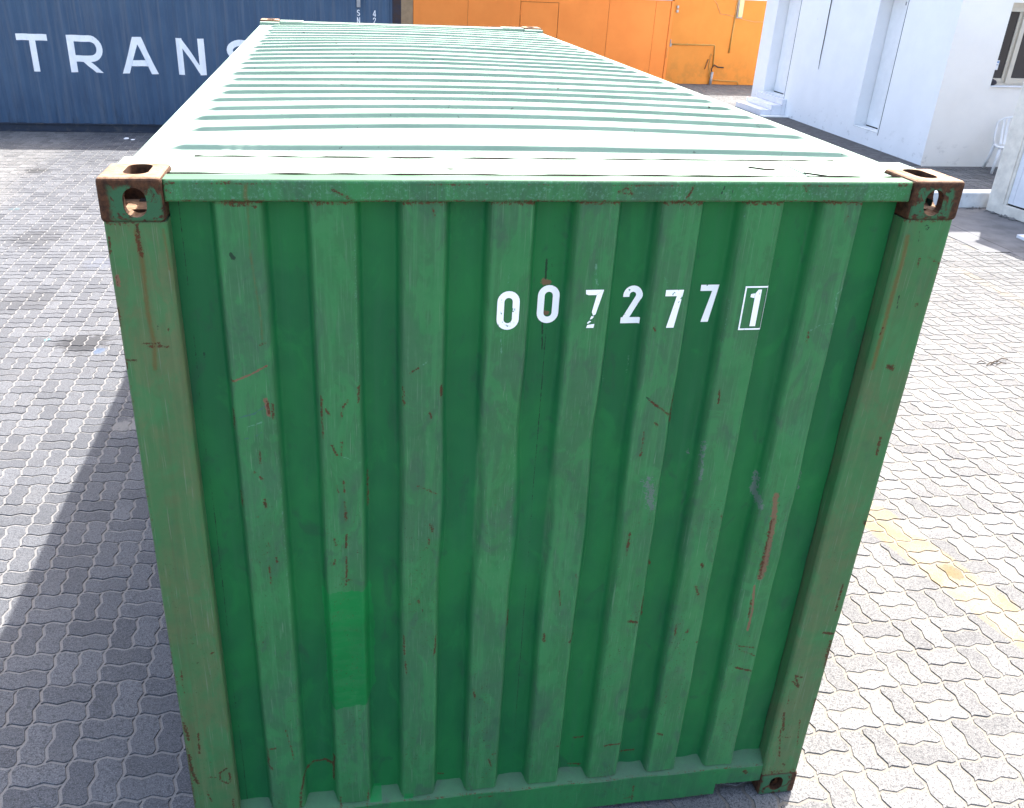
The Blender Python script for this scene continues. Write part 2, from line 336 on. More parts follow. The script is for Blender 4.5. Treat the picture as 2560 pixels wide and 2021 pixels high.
def wall_white(name, col=(.89,.89,.89), stain=(.33,.32,.29)):
    m, nt, b = newmat(name, .75, .25)
    p = pos(nt); s = sep(nt, p)
    n = nz(nt, p, 2.2, 6, .6); r = nz(nt, p, 60, 5, .65)
    c = mixc(nt, step(nt, n, .3, .75), tuple(x*.95 for x in col), col)
    low = ma(nt, 'MULTIPLY', step(nt, s[2], .9, .2), step(nt, nz(nt, scl(nt, p, (5, 5, 7)), 1.0, 7, .68), .56, .72))
    c = mixc(nt, ma(nt, 'MULTIPLY', low, .5), c, stain)
    sp = ma(nt, 'MULTIPLY', step(nt, nz(nt, scl(nt, p, (11, 11, 6)), 1.0, 3, .6), .76, .79), .7)
    c = mixc(nt, sp, c, (.3, .3, .3))
    setcol(nt, b, c); bump(nt, b, ma(nt, 'ADD', ma(nt, 'MULTIPLY', n, .8), r), .25, .008)
    return m

def orange_mat(name, col, col2, dirt=True):
    m, nt, b = newmat(name, .6, .3)
    p = pos(nt); s = sep(nt, p)
    n = nz(nt, p, 1.3, 6, .62); v = nz(nt, scl(nt, p, (6, 6, .8)), 1.0, 5, .6)
    c = mixc(nt, step(nt, n, .3, .72), col, col2)
    c = mixc(nt, ma(nt, 'MULTIPLY', step(nt, v, .55, .8), .25), c, tuple(x*.75 for x in col))
    if dirt:
        lo = ma(nt, 'MULTIPLY', step(nt, s[2], 1.1, .1), step(nt, nz(nt, p, 4, 7, .65), .42, .66))
        c = mixc(nt, ma(nt, 'MULTIPLY', lo, .45), c, (.32, .15, .03))
        sp = step(nt, nz(nt, p, 9, 3, .6), .755, .78)
        c = mixc(nt, ma(nt, 'MULTIPLY', sp, .7), c, (.2, .09, .03))
    setcol(nt, b, c); bump(nt, b, nz(nt, p, 45, 4, .6), .15, .01)
    return m

M = dict(
    green=green_paint(), roof=roof_paint(), casting=rust_mat('rusty_casting', .95, .75), casting_low=rust_mat('rusty_low_casting', 1.0, 0), rust=rust_mat('bare_rust', 0), seam=rust_mat('rust_and_gap_shade', 0, 0, (.006,.004,.003), (.020,.011,.007)),  # upper castings carry painted sunlight; low ones none, keeping their insides dark
    blue=blue_paint(), blue_post=simple('rusted_blue_post', (.032,.03,.042), .8, .3, dirt=(.05,.03,.023), dscale=9, dlo=.42, dhi=.62),
    blue_rail=simple('dusty_blue_rail', (.022,.030,.05), .6, .4, dirt=(.085,.082,.08), dscale=7, dlo=.5, dhi=.72),
    paver=paver_mat(), sand=sand_mat(), wall=wall_white('white_render'), wall_end=wall_white('warm_lit_render', (.87,.83,.765), (.36,.34,.30)),  # wall_end: same render, colour warmed to offset the blue skylight on that face
    far_wall=wall_white('pale_render', (.72,.71,.69)),
    orange=orange_mat('orange_gate_paint', (.78,.225,.038), (.84,.255,.046), False), orange_wall=orange_mat('orange_wall_paint', (.60,.21,.028), (.66,.24,.036)),
    tan=simple('tan_render', (.30,.205,.12), .8, .2, bmp=.2), white_paint=None, door=simple('white_door_paint', (.84,.84,.84), .45, .4, var=.03, dirt=(.6,.59,.56), dscale=9, dlo=.68, dhi=.8),
    tile=simple('white_glazed_tile', (.80,.80,.83), .18, .5, var=.04), grout=simple('grey_grout', (.17,.165,.16), .9, .1),
    concrete=simple('concrete_apron', (.135,.135,.139), .85, .25, var=.2, scale=3, bmp=.35, bscale=90, dirt=(.075,.07,.062), dscale=4, dlo=.6, dhi=.72),
    strip=simple('pebbled_concrete', (.085,.085,.087), .9, .2, var=.25, scale=9, bmp=.8, bscale=55, dirt=(.22,.22,.22), dscale=26, dlo=.63, dhi=.7),
    kerb=simple('painted_kerb', (.70,.71,.70), .7, .3, dirt=(.3,.28,.25), dscale=5, dlo=.62, dhi=.76, bmp=.2, bscale=40),
    beige=simple('beige_aluminium', (.58,.52,.42), .4, .5, var=.05), cream=simple('cream_cabin_steel', (.74,.69,.60), .5, .4, dirt=(.6,.55,.46), dscale=3, dlo=.6, dhi=.85),
    cabin=simple('white_cabin_panel', (.76,.77,.80), .4, .45, var=.04), black=simple('black_gap', (.012,.012,.012), .8, .2),
    plastic=simple('white_chair_plastic', (.78,.775,.76), .35, .5, var=.05, dirt=(.5,.47,.42), dscale=14, dlo=.62, dhi=.75),
    conduit=simple('painted_conduit', (.46,.25,.06), .5, .4), grey_metal=simple('grey_metal', (.33,.33,.34), .45, .4, .3), lamp=simple('yellowed_diffuser', (.72,.56,.26), .35, .5),
    glass=None, rubble=simple('grey_rubble', (.20,.19,.18), .9, .2, bmp=.5, bscale=60), darkstone=simple('dark_sponge', (.055,.05,.058), .9, .15, bmp=.6, bscale=40), paper=simple('white_scrap', (.75,.76,.78), .8, .2),
    twig=simple('dry_twig', (.05,.038,.028), .9, .1), rubber=simple('dark_underside', (.03,.03,.032), .8, .2), wire=simple('dark_cable', (.045,.04,.04), .7, .2))
def white_letters():
    m, nt, b = newmat('white_stencil_paint', .6, .3); p = pos(nt)
    c = mixc(nt, step(nt, nz(nt, p, 8, 4, .6), .3, .7), (.80,.82,.84), (.88,.89,.90))
    chip = ma(nt, 'MULTIPLY', step(nt, nz(nt, p, 30, 6, .7), .65, .68), step(nt, nz(nt, p, 2.3, 2, .5), .45, .58))
    c = mixc(nt, chip, c, (.06, .075, .10)); setcol(nt, b, c); return m
def white_digits():
    m, nt, b = newmat('white_serial_vinyl', .55, .3); p = pos(nt)
    c = mixc(nt, step(nt, nz(nt, p, 12, 3, .6), .3, .7), (.86,.88,.88), (.92,.93,.93))
    chip = step(nt, ma(nt, 'ADD', nz(nt, p, 85, 4, .65), ma(nt, 'MULTIPLY', nz(nt, p, 9, 2, .5), .35)), .845, .86)
    c = mixc(nt, chip, c, (.10, .24, .15)); setcol(nt, b, c); return m
M['letter'] = white_letters(); M['digit'] = white_digits()
def glass_mat():
    m, nt, b = newmat('dark_tinted_glass', .12, .5); setcol(nt, b, (.022, .022, .026)); return m
M['glass'] = glass_mat()
STROKES=[
('r',0.0051,[(0.618,1.928),(0.6,1.904),(0.594,1.863)]),
('r',0.0051,[(0.55,1.899),(0.561,1.88)]),
('r',0.0046,[(0.595,1.785),(0.592,1.738)]),
('r',0.0041,[(0.565,1.776),(0.578,1.742)]),
('r',0.0042,[(0.595,1.647),(0.597,1.605)]),
('r',0.003,[(0.572,1.627),(0.579,1.603)]),
('r',0.0042,[(0.596,1.57),(0.6,1.502)]),
('l',0.0029,[(0.595,1.735),(0.64,1.709)]),
('p',0.0091,[(0.378,1.94),(0.383,1.887)]),
('r',0.0034,[(0.382,1.934),(0.384,1.893)]),
('r',0.0068,[(0.282,2.001),(0.293,2.002)]),
('p',0.0028,[(0.29,2.001),(0.35,2.026),(0.389,2.049)]),
('r',0.0033,[(0.375,2.114),(0.392,2.121)]),
('r',0.0033,[(0.372,2.037),(0.388,2.047)]),
('b',0.0034,[(0.299,1.884),(0.34,1.892),(0.374,1.917)]),
('b',0.0035,[(0.306,1.808),(0.334,1.813),(0.36,1.829)]),
('l',0.0023,[(0.318,1.849),(0.36,1.863)]),
('d',0.0106,[(0.317,2.382),(0.322,2.37)]),
('y',0.0026,[(0.371,2.52),(0.367,2.387),(0.374,2.296),(0.383,2.191),(0.381,2.128)]),
('r',0.0051,[(0.65,1.97),(0.647,1.921)]),
('r',0.0039,[(0.782,1.966),(0.784,1.903)]),
('r',0.0045,[(0.896,1.965),(0.899,1.93)]),
('r',0.0028,[(0.538,1.943),(0.539,1.804)]),
('r',0.0048,[(0.281,1.617),(0.281,1.561)]),
('r',0.0048,[(0.352,1.592),(0.353,1.564)]),
('r',0.006,[(0.343,1.668),(0.35,1.66)]),
('r',0.0042,[(0.325,1.689),(0.329,1.685)]),
('r',0.0029,[(0.347,1.76),(0.346,1.718)]),
('r',0.0023,[(0.282,1.904),(0.28,1.835)]),
('r',0.0023,[(0.396,1.924),(0.396,1.874)]),
('r',0.0028,[(0.802,2.01),(0.827,2.029)]),
('l',0.0017,[(0.827,2.029),(0.852,2.047)]),
('r',0.0045,[(0.102,2.124),(0.124,2.12)]),
('r',0.0031,[(0.862,2.507),(0.867,2.484)]),
('r',0.0024,[(0.83,1.609),(0.891,1.567)]),
('d',0.0039,[(0.211,2.075),(0.211,2.06)]),
('r',0.0018,[(0.671,1.656),(0.67,1.53)]),
('r',0.0023,[(0.862,1.874),(0.868,1.857)]),
('p',0.0175,[(2.067,1.505),(2.078,1.385),(2.084,1.219),(2.076,1.15)]),
('r',0.0089,[(2.071,1.406),(2.071,1.262),(2.074,1.15)]),
('r',0.0057,[(2.061,1.047),(2.067,0.967)]),
('p',0.0075,[(2.061,1.113),(2.075,1.001),(2.074,0.904)]),
('r',0.006,[(2.057,0.721),(2.143,0.69)]),
('r',0.0039,[(2.054,0.829),(2.12,0.813)]),
('r',0.0039,[(2.068,0.804),(2.128,0.772)]),
('r',0.0073,[(1.597,0.993),(1.63,0.983)]),
('r',0.0059,[(1.558,1.38),(1.555,1.29)]),
('r',0.0063,[(1.556,1.773),(1.556,1.689)]),
('r',0.0039,[(1.56,1.894),(1.641,1.829)]),
('r',0.008,[(1.287,0.956),(1.291,0.922)]),
('r',0.0073,[(1.385,0.913),(1.405,0.916)]),
('r',0.0093,[(1.79,0.405),(1.806,0.396)]),
('r',0.006,[(1.378,0.385),(1.398,0.383)]),
('r',0.0061,[(1.456,0.378),(1.495,0.376)]),
('r',0.0061,[(1.574,0.363),(1.647,0.366)]),
('r',0.0052,[(1.662,0.275),(1.717,0.277)]),
('r',0.0042,[(1.449,0.229),(1.499,0.225)]),
('g',0.0114,[(1.771,1.728),(1.78,1.589)]),
('g',0.0137,[(1.996,1.577),(2,1.509),(2.024,1.454)]),
('g',0.0325,[(1.592,1.59),(1.621,1.494)]),
('g',0.0088,[(2.16,1.587),(2.17,1.499)]),
('g',0.0081,[(1.733,1.675),(1.739,1.666)]),
('r',0.0098,[(2.434,1.138),(2.448,1.002)]),
('r',0.0039,[(2.403,1.107),(2.404,0.983)]),
('r',0.0081,[(2.38,0.875),(2.437,0.866)]),
('r',0.0143,[(2.42,0.829),(2.429,0.707)]),
('r',0.0063,[(2.303,0.639),(2.335,0.604),(2.306,0.67),(2.34,0.654)]),
('r',0.0086,[(2.303,0.466),(2.32,0.372)]),
('r',0.0066,[(2.304,0.333),(2.359,0.324)]),
('r',0.0044,[(2.307,0.373),(2.333,0.22)]),
('r',0.0055,[(2.381,0.418),(2.404,0.259)]),
('r',0.0129,[(2.428,0.53),(2.445,0.315)]),
('r',0.0113,[(2.435,0.262),(2.449,0.098)]),
('r',0.0042,[(2.302,0.595),(2.308,0.518)]),
('r',0.0113,[(2.42,1.383),(2.432,1.372)]),
('r',0.0071,[(2.39,1.727),(2.394,1.661)]),
('r',0.0062,[(2.143,0.588),(2.148,0.517)]),
('r',0.0053,[(2.143,0.453),(2.157,0.447)]),
('r',0.0085,[(1.835,0.926),(1.832,0.915)]),
('r',0.0047,[(1.786,0.908),(1.785,0.959)]),
('r',0.0038,[(1.878,0.861),(1.905,0.867),(1.893,0.961)]),
('r',0.0091,[(1.831,1.132),(1.85,1.092)]),
('r',0.0071,[(1.843,1.227),(1.847,1.211)]),
('r',0.0079,[(1.656,1.231),(1.662,1.215)]),
('r',0.0026,[(1.648,1.189),(1.661,0.982)]),
('r',0.0039,[(1.656,1.891),(1.657,1.787)]),
('r',0.0042,[(2.141,1.846),(2.152,1.787)]),
('r',0.0108,[(2.143,0.31),(2.141,0.293)]),
('r',0.0054,[(1.721,0.122),(1.722,0.044)]),
('r',0.0066,[(1.688,0.056),(1.728,0.057)]),
('r',0.0101,[(2.193,0.147),(2.206,0.136)]),
('r',0.0091,[(2.36,0.174),(2.366,0.165)]),
('r',0.0031,[(1.591,1.811),(1.601,1.798)]),
('r',0.0052,[(1.878,1.438),(1.887,1.413)]),
('r',0.0043,[(1.385,1.205),(1.392,1.194)]),
('r',0.0035,[(1.331,1.141),(1.34,1.077)]),
('r',0.007,[(0.599,1.528),(0.598,1.497)]),
('r',0.0054,[(0.598,1.441),(0.595,1.391)]),
('r',0.0055,[(0.595,1.352),(0.595,1.293),(0.591,1.241)]),
('r',0.0037,[(0.577,1.268),(0.612,1.258)]),
('r',0.0042,[(0.559,1.43),(0.564,1.404)]),
('r',0.0055,[(0.556,1.344),(0.557,1.325)]),
('r',0.0084,[(0.872,1.451),(0.878,1.429)]),
('r',0.0036,[(0.866,1.397),(0.868,1.379)]),
('r',0.0052,[(0.783,1),(0.786,0.918)]),
('r',0.0059,[(0.896,0.985),(0.892,0.911)]),
('r',0.0047,[(0.788,0.88),(0.793,0.824)]),
('r',0.0084,[(1.041,0.706),(1.046,0.677)]),
('r',0.0039,[(1.154,1.059),(1.155,0.994)]),
('r',0.0078,[(0.389,0.192),(0.395,0.271),(0.41,0.342),(0.446,0.381),(0.492,0.384),(0.518,0.356)]),
('r',0.0037,[(0.524,0.418),(0.517,0.283)]),
('r',0.0062,[(0.541,0.22),(0.541,0.169)]),
('r',0.0046,[(0.648,0.244),(0.643,0.164)]),
('r',0.0036,[(0.286,0.515),(0.315,0.513)]),
('r',0.0066,[(0.288,0.506),(0.284,0.431),(0.299,0.406)]),
('r',0.0036,[(0.357,0.597),(0.37,0.513),(0.378,0.449)]),
('r',0.0059,[(0.14,0.451),(0.113,0.431),(0.11,0.394),(0.136,0.373)]),
('r',0.0045,[(0.07,0.412),(0.095,0.41)]),
('r',0.0052,[(0.145,0.427),(0.145,0.38)]),
('r',0.0088,[(0.014,0.533),(0.018,0.44),(0.029,0.391)]),
('r',0.0099,[(0.014,0.693),(0.021,0.613)]),
('r',0.0029,[(0.057,0.639),(0.052,0.537)]),
('r',0.0054,[(0.146,0.288),(0.145,0.224)]),
('r',0.0054,[(0.031,0.934),(0.029,0.835)]),
('r',0.0033,[(0.135,0.997),(0.144,1.004)]),
('r',0.003,[(0.059,0.339),(0.071,0.289)]),
('r',0.007,[(0.35,1.578),(0.352,1.564)]),
('r',0.0047,[(0.325,1.529),(0.326,1.527)]),
('r',0.0048,[(0.351,1.43),(0.353,1.416)]),
('r',0.0049,[(0.373,1.368),(0.374,1.35)]),
('r',0.0024,[(0.348,1.334),(0.35,1.261)]),
('r',0.0053,[(1.111,0.353),(1.124,0.312)]),
('r',0.0045,[(1.124,0.378),(1.137,0.379)]),
('r',0.0039,[(1.077,0.151),(1.135,0.151)]),
('r',0.0038,[(0.92,0.247),(0.941,0.246)]),
('r',0.0038,[(0.832,1.151),(0.836,1.139)]),
('r',0.0032,[(0.802,1.139),(0.811,1.135)]),
('r',0.0031,[(0.061,2.132),(0.103,2.131)]),
('r',0.0047,[(0.071,2.123),(0.125,2.121)]),
('r',0.0048,[(0.011,2.085),(0.037,2.082)]),
('p',0.01,[(0.019,2.327),(0.019,2.303)]),
('r',0.0038,[(0.017,2.327),(0.018,2.301)]),
('r',0.003,[(0.015,2.435),(0.008,2.389)]),
('r',0.0031,[(0.009,2.234),(0.008,2.188)]),
('r',0.0028,[(0,2.121),(0.005,2.081),(0.009,2.057)]),
('y',0.0098,[(0.083,2.452),(0.089,2.381),(0.087,2.311),(0.084,2.232),(0.091,2.135),(0.083,2.054)]),
('r',0.0082,[(0.087,2.466),(0.087,2.438),(0.089,2.381)]),
('y',0.003,[(0.152,2.455),(0.155,2.344)]),
('r',0.0046,[(0.133,2.175),(0.133,2.171)]),
('l',0.0037,[(0.296,2.386),(0.3,2.375)]),
('d',0.0019,[(0.106,2.185),(0.106,2.174)]),
('r',0.003,[(2.093,2.485),(2.09,2.467)]),
('p',0.0069,[(2.146,2.485),(2.147,2.463)]),
('r',0.0039,[(2.148,2.485),(2.147,2.461)]),
('r',0.0044,[(2.149,2.26),(2.149,2.202),(2.15,2.132),(2.153,2.055),(2.136,1.992)]),
('l',0.0022,[(2.145,2.271),(2.116,2.237),(2.123,2.198),(2.138,2.163)]),
('l',0.0027,[(2.137,2.141),(2.085,2.138),(2.054,2.116)]),
('r',0.0062,[(2.052,2.112),(2.054,2.076)]),
('r',0.0054,[(2.353,2.356),(2.356,2.329)]),
('r',0.0055,[(2.38,2.36),(2.429,2.337)]),
('r',0.0037,[(2.429,2.337),(2.432,2.275)]),
('r',0.0065,[(2.433,2.24),(2.433,2.188)]),
('r',0.0074,[(2.383,2.204),(2.392,2.203)]),
('r',0.0122,[(2.349,1.994),(2.361,1.985)]),
('r',0.0067,[(2.43,2.011),(2.443,1.982)]),
('r',0.0037,[(2.292,2.129),(2.289,2.106)]),
('d',0.0018,[(2.319,2.238),(2.324,2.194)]),
('d',0.0031,[(2.327,2.447),(2.337,2.402)]),
('y',0.0116,[(2.295,2.423),(2.3,2.348),(2.296,2.234),(2.295,2.102),(2.293,1.987)]),
('d',0.0022,[(2.342,2.453),(2.348,2.459),(2.358,2.451),(2.352,2.444),(2.343,2.451)]),
('r',0.0066,[(1.928,2.575),(1.948,2.576)]),
('r',0.0033,[(1.935,2.57),(1.944,2.557)]),
('r',0.0041,[(1.88,2.575),(1.893,2.576)]),
('r',0.0048,[(1.777,2.527),(1.809,2.527)]),
('r',0.0049,[(1.867,2.528),(1.891,2.528)]),
('r',0.0058,[(1.94,2.528),(1.971,2.528)]),
('r',0.0059,[(2,2.528),(2.054,2.527)]),
('r',0.0052,[(2.221,2.527),(2.242,2.526)]),
('r',0.0044,[(2.255,2.542),(2.258,2.546)]),
('r',0.0043,[(2.114,2.52),(2.156,2.52)]),
('r',0.0024,[(1.786,2.519),(1.895,2.519)]),
('r',0.0035,[(2.227,2.576),(2.254,2.577)]),
('y',0.0087,[(0.371,2.57),(0.367,2.539),(0.373,2.518)]),
('r',0.0051,[(0.377,2.527),(0.423,2.526)]),
('r',0.0051,[(0.331,2.515),(0.371,2.515)]),
('r',0.0037,[(0.213,2.53),(0.229,2.529)]),
('r',0.0059,[(0.381,2.515),(0.391,2.511)]),
('r',0.0033,[(0.592,2.56),(0.619,2.546),(0.646,2.531)]),
('r',0.0022,[(0.158,2.515),(0.157,2.47)]),
('r',0.0044,[(0.172,2.576),(0.191,2.575)]),
('r',0.0037,[(0.3,2.577),(0.336,2.577)]),
('r',0.0044,[(0.172,2.559),(0.179,2.549)]),
('r',0.0044,[(1.38,2.555),(1.401,2.566),(1.415,2.561),(1.419,2.548)]),
('r',0.0033,[(1.383,2.554),(1.425,2.547)]),
('r',0.0023,[(1.599,2.572),(1.584,2.54)]),
('d',0.0057,[(1.692,2.572),(1.684,2.551)]),
('d',0.0057,[(1.717,2.567),(1.718,2.545)]),
('p',0.0134,[(1.199,2.277),(1.213,2.274)]),
('p',0.0099,[(1.199,2.182),(1.216,2.177)]),
('d',0.0015,[(1.203,2.345),(1.204,2.286)]),
('d',0.0016,[(1.204,2.163),(1.209,2.06)]),
('l',0.0047,[(1.489,2.044),(1.488,1.97)]),
('l',0.0022,[(1.34,2.344),(1.342,2.307),(1.351,2.279)]),
('l',0.0022,[(1.086,2.333),(1.084,2.283)]),
('l',0.0023,[(1.548,2.319),(1.567,2.267)]),
('r',0.0042,[(1.541,2.141),(1.547,2.131)]),
('r',0.003,[(1.892,2.02),(1.895,1.993)]),
('r',0.003,[(1.79,1.922),(1.793,1.873)]),
('l',0.0018,[(1.07,2.137),(1.075,2.069)]),
('l',0.0033,[(1.398,2.06),(1.415,1.941)]),
('d',0.0029,[(1.548,1.904),(1.593,1.864)]),
]
# ------------------------------------------------------------------ ground and paving
ground = MB().add([(-300,-300,-.0048),(300,-300,-.0048),(300,300,-.0048),(-300,300,-.0048)], [(0,1,2,3)]).build('ground', M['sand'], fix=False)
tag(ground, kind='structure')
MOD = .2266; GX, GY = -.595, .516; AMP = .0092
ZT = [0, .125, .375, .5, .625, .875, 1]; ZO = [0, 1, -1, 0, 1, -1, 0]
def zig(t): return AMP*np.interp(t, ZT, ZO)
def ring(poly, off):
    n = len(poly); res = []
    for i in range(n):
        a, p, b = Vector(poly[i-1]), Vector(poly[i]), Vector(poly[(i+1) % n])
        d1 = (p-a).normalized(); d2 = (b-p).normalized(); n1 = Vector((-d1.y, d1.x)); n2 = Vector((-d2.y, d2.x)); m = (n1+n2).normalized()
        q = p + m*off/max(.6, m.dot(n1)); res.append((q.x, q.y))
    return res
def paver_shape(kind):
    T = ZT; H = [0, .125, .375, .5]; m = MOD
    g0 = lambda t: zig(t)
    if kind in (0, 1):                                     # lying pair: 0 lower, 1 upper
        b = kind*m/2
        tt = H if kind == 0 else [.5, .625, .875, 1]
        poly = [(t*m, b+zig(t)) for t in T] + [(m+zig(t), t*m) for t in tt[1:]] + [(t*m, b+m/2+zig(t)) for t in reversed(T[:-1])] + [(zig(t), t*m) for t in reversed(tt[1:-1])]
    else:                                                  # standing pair: 2 left, 3 right
        b = (kind-2)*m/2
        tt = H if kind == 2 else [.5, .625, .875, 1]
        poly = [(t*m, zig(t)) for t in tt] + [(b+m/2+zig(t), t*m) for t in T[1:]] + [(t*m, m+zig(t)) for t in reversed(tt[:-1])] + [(b+zig(t), t*m) for t in reversed(T[1:-1])]
    c = np.mean(np.array(poly), 0)
    return [(p[0]-c[0], p[1]-c[1]) for p in poly], c
def paver_geo(kind):
    poly, c = paver_shape(kind); n = len(poly); a = ring(poly, .0042); b = ring(poly, .0082)
    vs = [(x, y, -.016) for x, y in a] + [(x, y, 0.0) for x, y in b]
    fs = [(i, (i+1) % n, (i+1) % n+n, i+n) for i in range(n)] + [tuple(range(n, 2*n))]
    return np.array(vs), fs, c
PG = [paver_geo(k) for k in range(4)]
def paver_spots(x0, x1, y0, y1, skip=None):
    L = []
    for i in range(int(math.floor((x0-GX)/MOD)), int(math.ceil((x1-GX)/MOD))):
        for j in range(int(math.floor((y0-GY)/MOD)), int(math.ceil((y1-GY)/MOD))):
            for k in ((0, 1) if (i+j) % 2 == 0 else (2, 3)):
                x = GX+i*MOD+PG[k][2][0]; y = GY+j*MOD+PG[k][2][1]
                if x0 < x < x1 and y0 < y < y1 and not (skip and skip(x, y)): L.append((k, x, y))
    return L
def screen(P):
    d = Vector(P)-CAM; z = d.dot(fwd)
    if z < .1: return None
    return (1280-82.72+2192.2*d.dot(r2)/z, 1010.5-19.43-2192.2*d.dot(u2)/z, z)
def behind_box(P, lo, hi):
    d = Vector(P)-CAM; t0, t1 = 0.0, .999
    for a in range(3):
        if abs(d[a]) < 1e-9:
            if not lo[a] <= CAM[a] <= hi[a]: return False
            continue
        u, v = (lo[a]-CAM[a])/d[a], (hi[a]-CAM[a])/d[a]; t0 = max(t0, min(u, v)); t1 = min(t1, max(u, v))
    return t0 < t1
def lay_pavers(spots, parent, z, n_single, jit=.0016):
    sc = []
    for q in spots:
        s = screen((q[1], q[2], z)); vis = s is not None and -20 < s[0] < 2580 and -20 < s[1] < 2041 and not behind_box((q[1], q[2], z), (0,0,0), (2.438,6.058,2.59))
        sc.append(-(1/s[2]**2*(CAM.z-z)/s[2]) if vis else 1.0)
    order = sorted(range(len(spots)), key=lambda i: sc[i])
    single = [i for i in order[:n_single] if sc[i] < 0]; rest = [i for i in order if i not in set(single)]
    for k in range(4):
        me = None
        for i in single:
            if spots[i][0] != k: continue
            if me is None:
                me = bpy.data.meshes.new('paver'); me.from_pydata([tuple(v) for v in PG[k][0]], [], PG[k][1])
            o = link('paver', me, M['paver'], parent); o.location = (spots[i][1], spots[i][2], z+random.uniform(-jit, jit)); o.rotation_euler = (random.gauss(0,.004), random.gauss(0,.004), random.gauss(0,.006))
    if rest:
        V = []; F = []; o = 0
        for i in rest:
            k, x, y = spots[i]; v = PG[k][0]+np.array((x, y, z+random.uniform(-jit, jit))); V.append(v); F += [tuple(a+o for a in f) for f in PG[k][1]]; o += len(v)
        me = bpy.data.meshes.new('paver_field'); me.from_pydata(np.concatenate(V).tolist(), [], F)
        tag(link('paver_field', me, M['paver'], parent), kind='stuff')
def skip_ground(x, y):
    if .15 < x < 2.29 and .2 < y < 5.9: return True
    if x > 8.76 and 7.43 < y: return True
    if x > 9.12: return True
    if x < 1.7 and y > 15.2: return True
    return False
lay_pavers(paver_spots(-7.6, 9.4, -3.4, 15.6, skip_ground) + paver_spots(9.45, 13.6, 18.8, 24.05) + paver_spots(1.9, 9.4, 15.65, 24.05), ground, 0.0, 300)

# ------------------------------------------------------------------ green container: wear map and end wall
def wear_values(x, z, edge=None):
    n = len(x); A = np.zeros((n, 4), np.float32); B = np.zeros((n, 4), np.float32)
    ch = dict(r=(A,0), p=(A,1), l=(A,2), d=(A,3), y=(B,0), g=(B,1), b=(B,3))
    for si, (k, wd, pl) in enumerate(STROKES):
        wd = max(wd, .0052); amp = (.50+.38*((si*.618) % 1))*(1.0 if wd < .007 else 1.25) if k != 'p' else 1.0
        P = np.array(pl); lo = P.min(0)-wd*1.2; hi = P.max(0)+wd*1.2
        ix = np.where((x > lo[0]) & (x < hi[0]) & (z > lo[1]) & (z < hi[1]))[0]
        if not len(ix): continue
        q = np.stack([x[ix], z[ix]], 1); d = np.full(len(ix), 9.0)
        for a, b in zip(P[:-1], P[1:]):
            ab = b-a; t = np.clip(((q-a)@ab)/max(ab@ab, 1e-12), 0, 1); d = np.minimum(d, np.linalg.norm(q-a-t[:, None]*ab, axis=1))
        a, c = ch[k]; a[ix, c] = np.maximum(a[ix, c], amp*np.clip(1.12-d/(wd*1.05), 0, 1))
    poly = np.array([(.512,1.212),(.539,1.207),(.65,1.209),(.677,1.22),(.686,.762),(.653,.696),(.536,.678),(.516,.69)])
    ins = np.zeros(n, bool); x_, z_ = x, z; x = x+.003*np.sin(z*17)+.0012*np.sin(z*71+1); z = z+.004*np.sin(x_*37+2)+.0015*np.sin(x_*120)
    for i in range(len(poly)):
        a, b = poly[i-1], poly[i]; c = (a[1] > z) != (b[1] > z)
        xi = a[0]+(z-a[1])/np.where(b[1]-a[1] == 0, 1e-9, b[1]-a[1])*(b[0]-a[0]); ins ^= c & (x < xi)
    B[ins, 2] = 1; x, z = x_, z_
    for x0, x1, z0, z1 in ((.655,.70,.172,.225), (.785,.82,.172,.205)):   # small touch-ups low down
        B[(x > x0) & (x < x1) & (z > z0) & (z < z1), 2] = 1
    return A, B
def put_wear(o, fade=None, olive=None, extra=None):
    me = o.data; n = len(me.vertices); co = np.empty(n*3, np.float32); me.vertices.foreach_get('co', co); co = co.reshape(-1, 3)
    A, B = wear_values(co[:, 0].astype(float), co[:, 2].astype(float))
    if extra is not None: extra(co, A, B)
    for nm, d in (('wear_a', A), ('wear_b', B)):
        at = me.attributes.new(nm, 'FLOAT_COLOR', 'POINT'); at.data.foreach_set('color', d.ravel())
    for nm, v in (('fade', fade), ('olive', olive)):
        if v is None: continue
        at = me.attributes.new(nm, 'FLOAT', 'POINT'); d = v(co) if callable(v) else np.full(n, v, np.float32)
        at.data.foreach_set('value', np.asarray(d, np.float32))

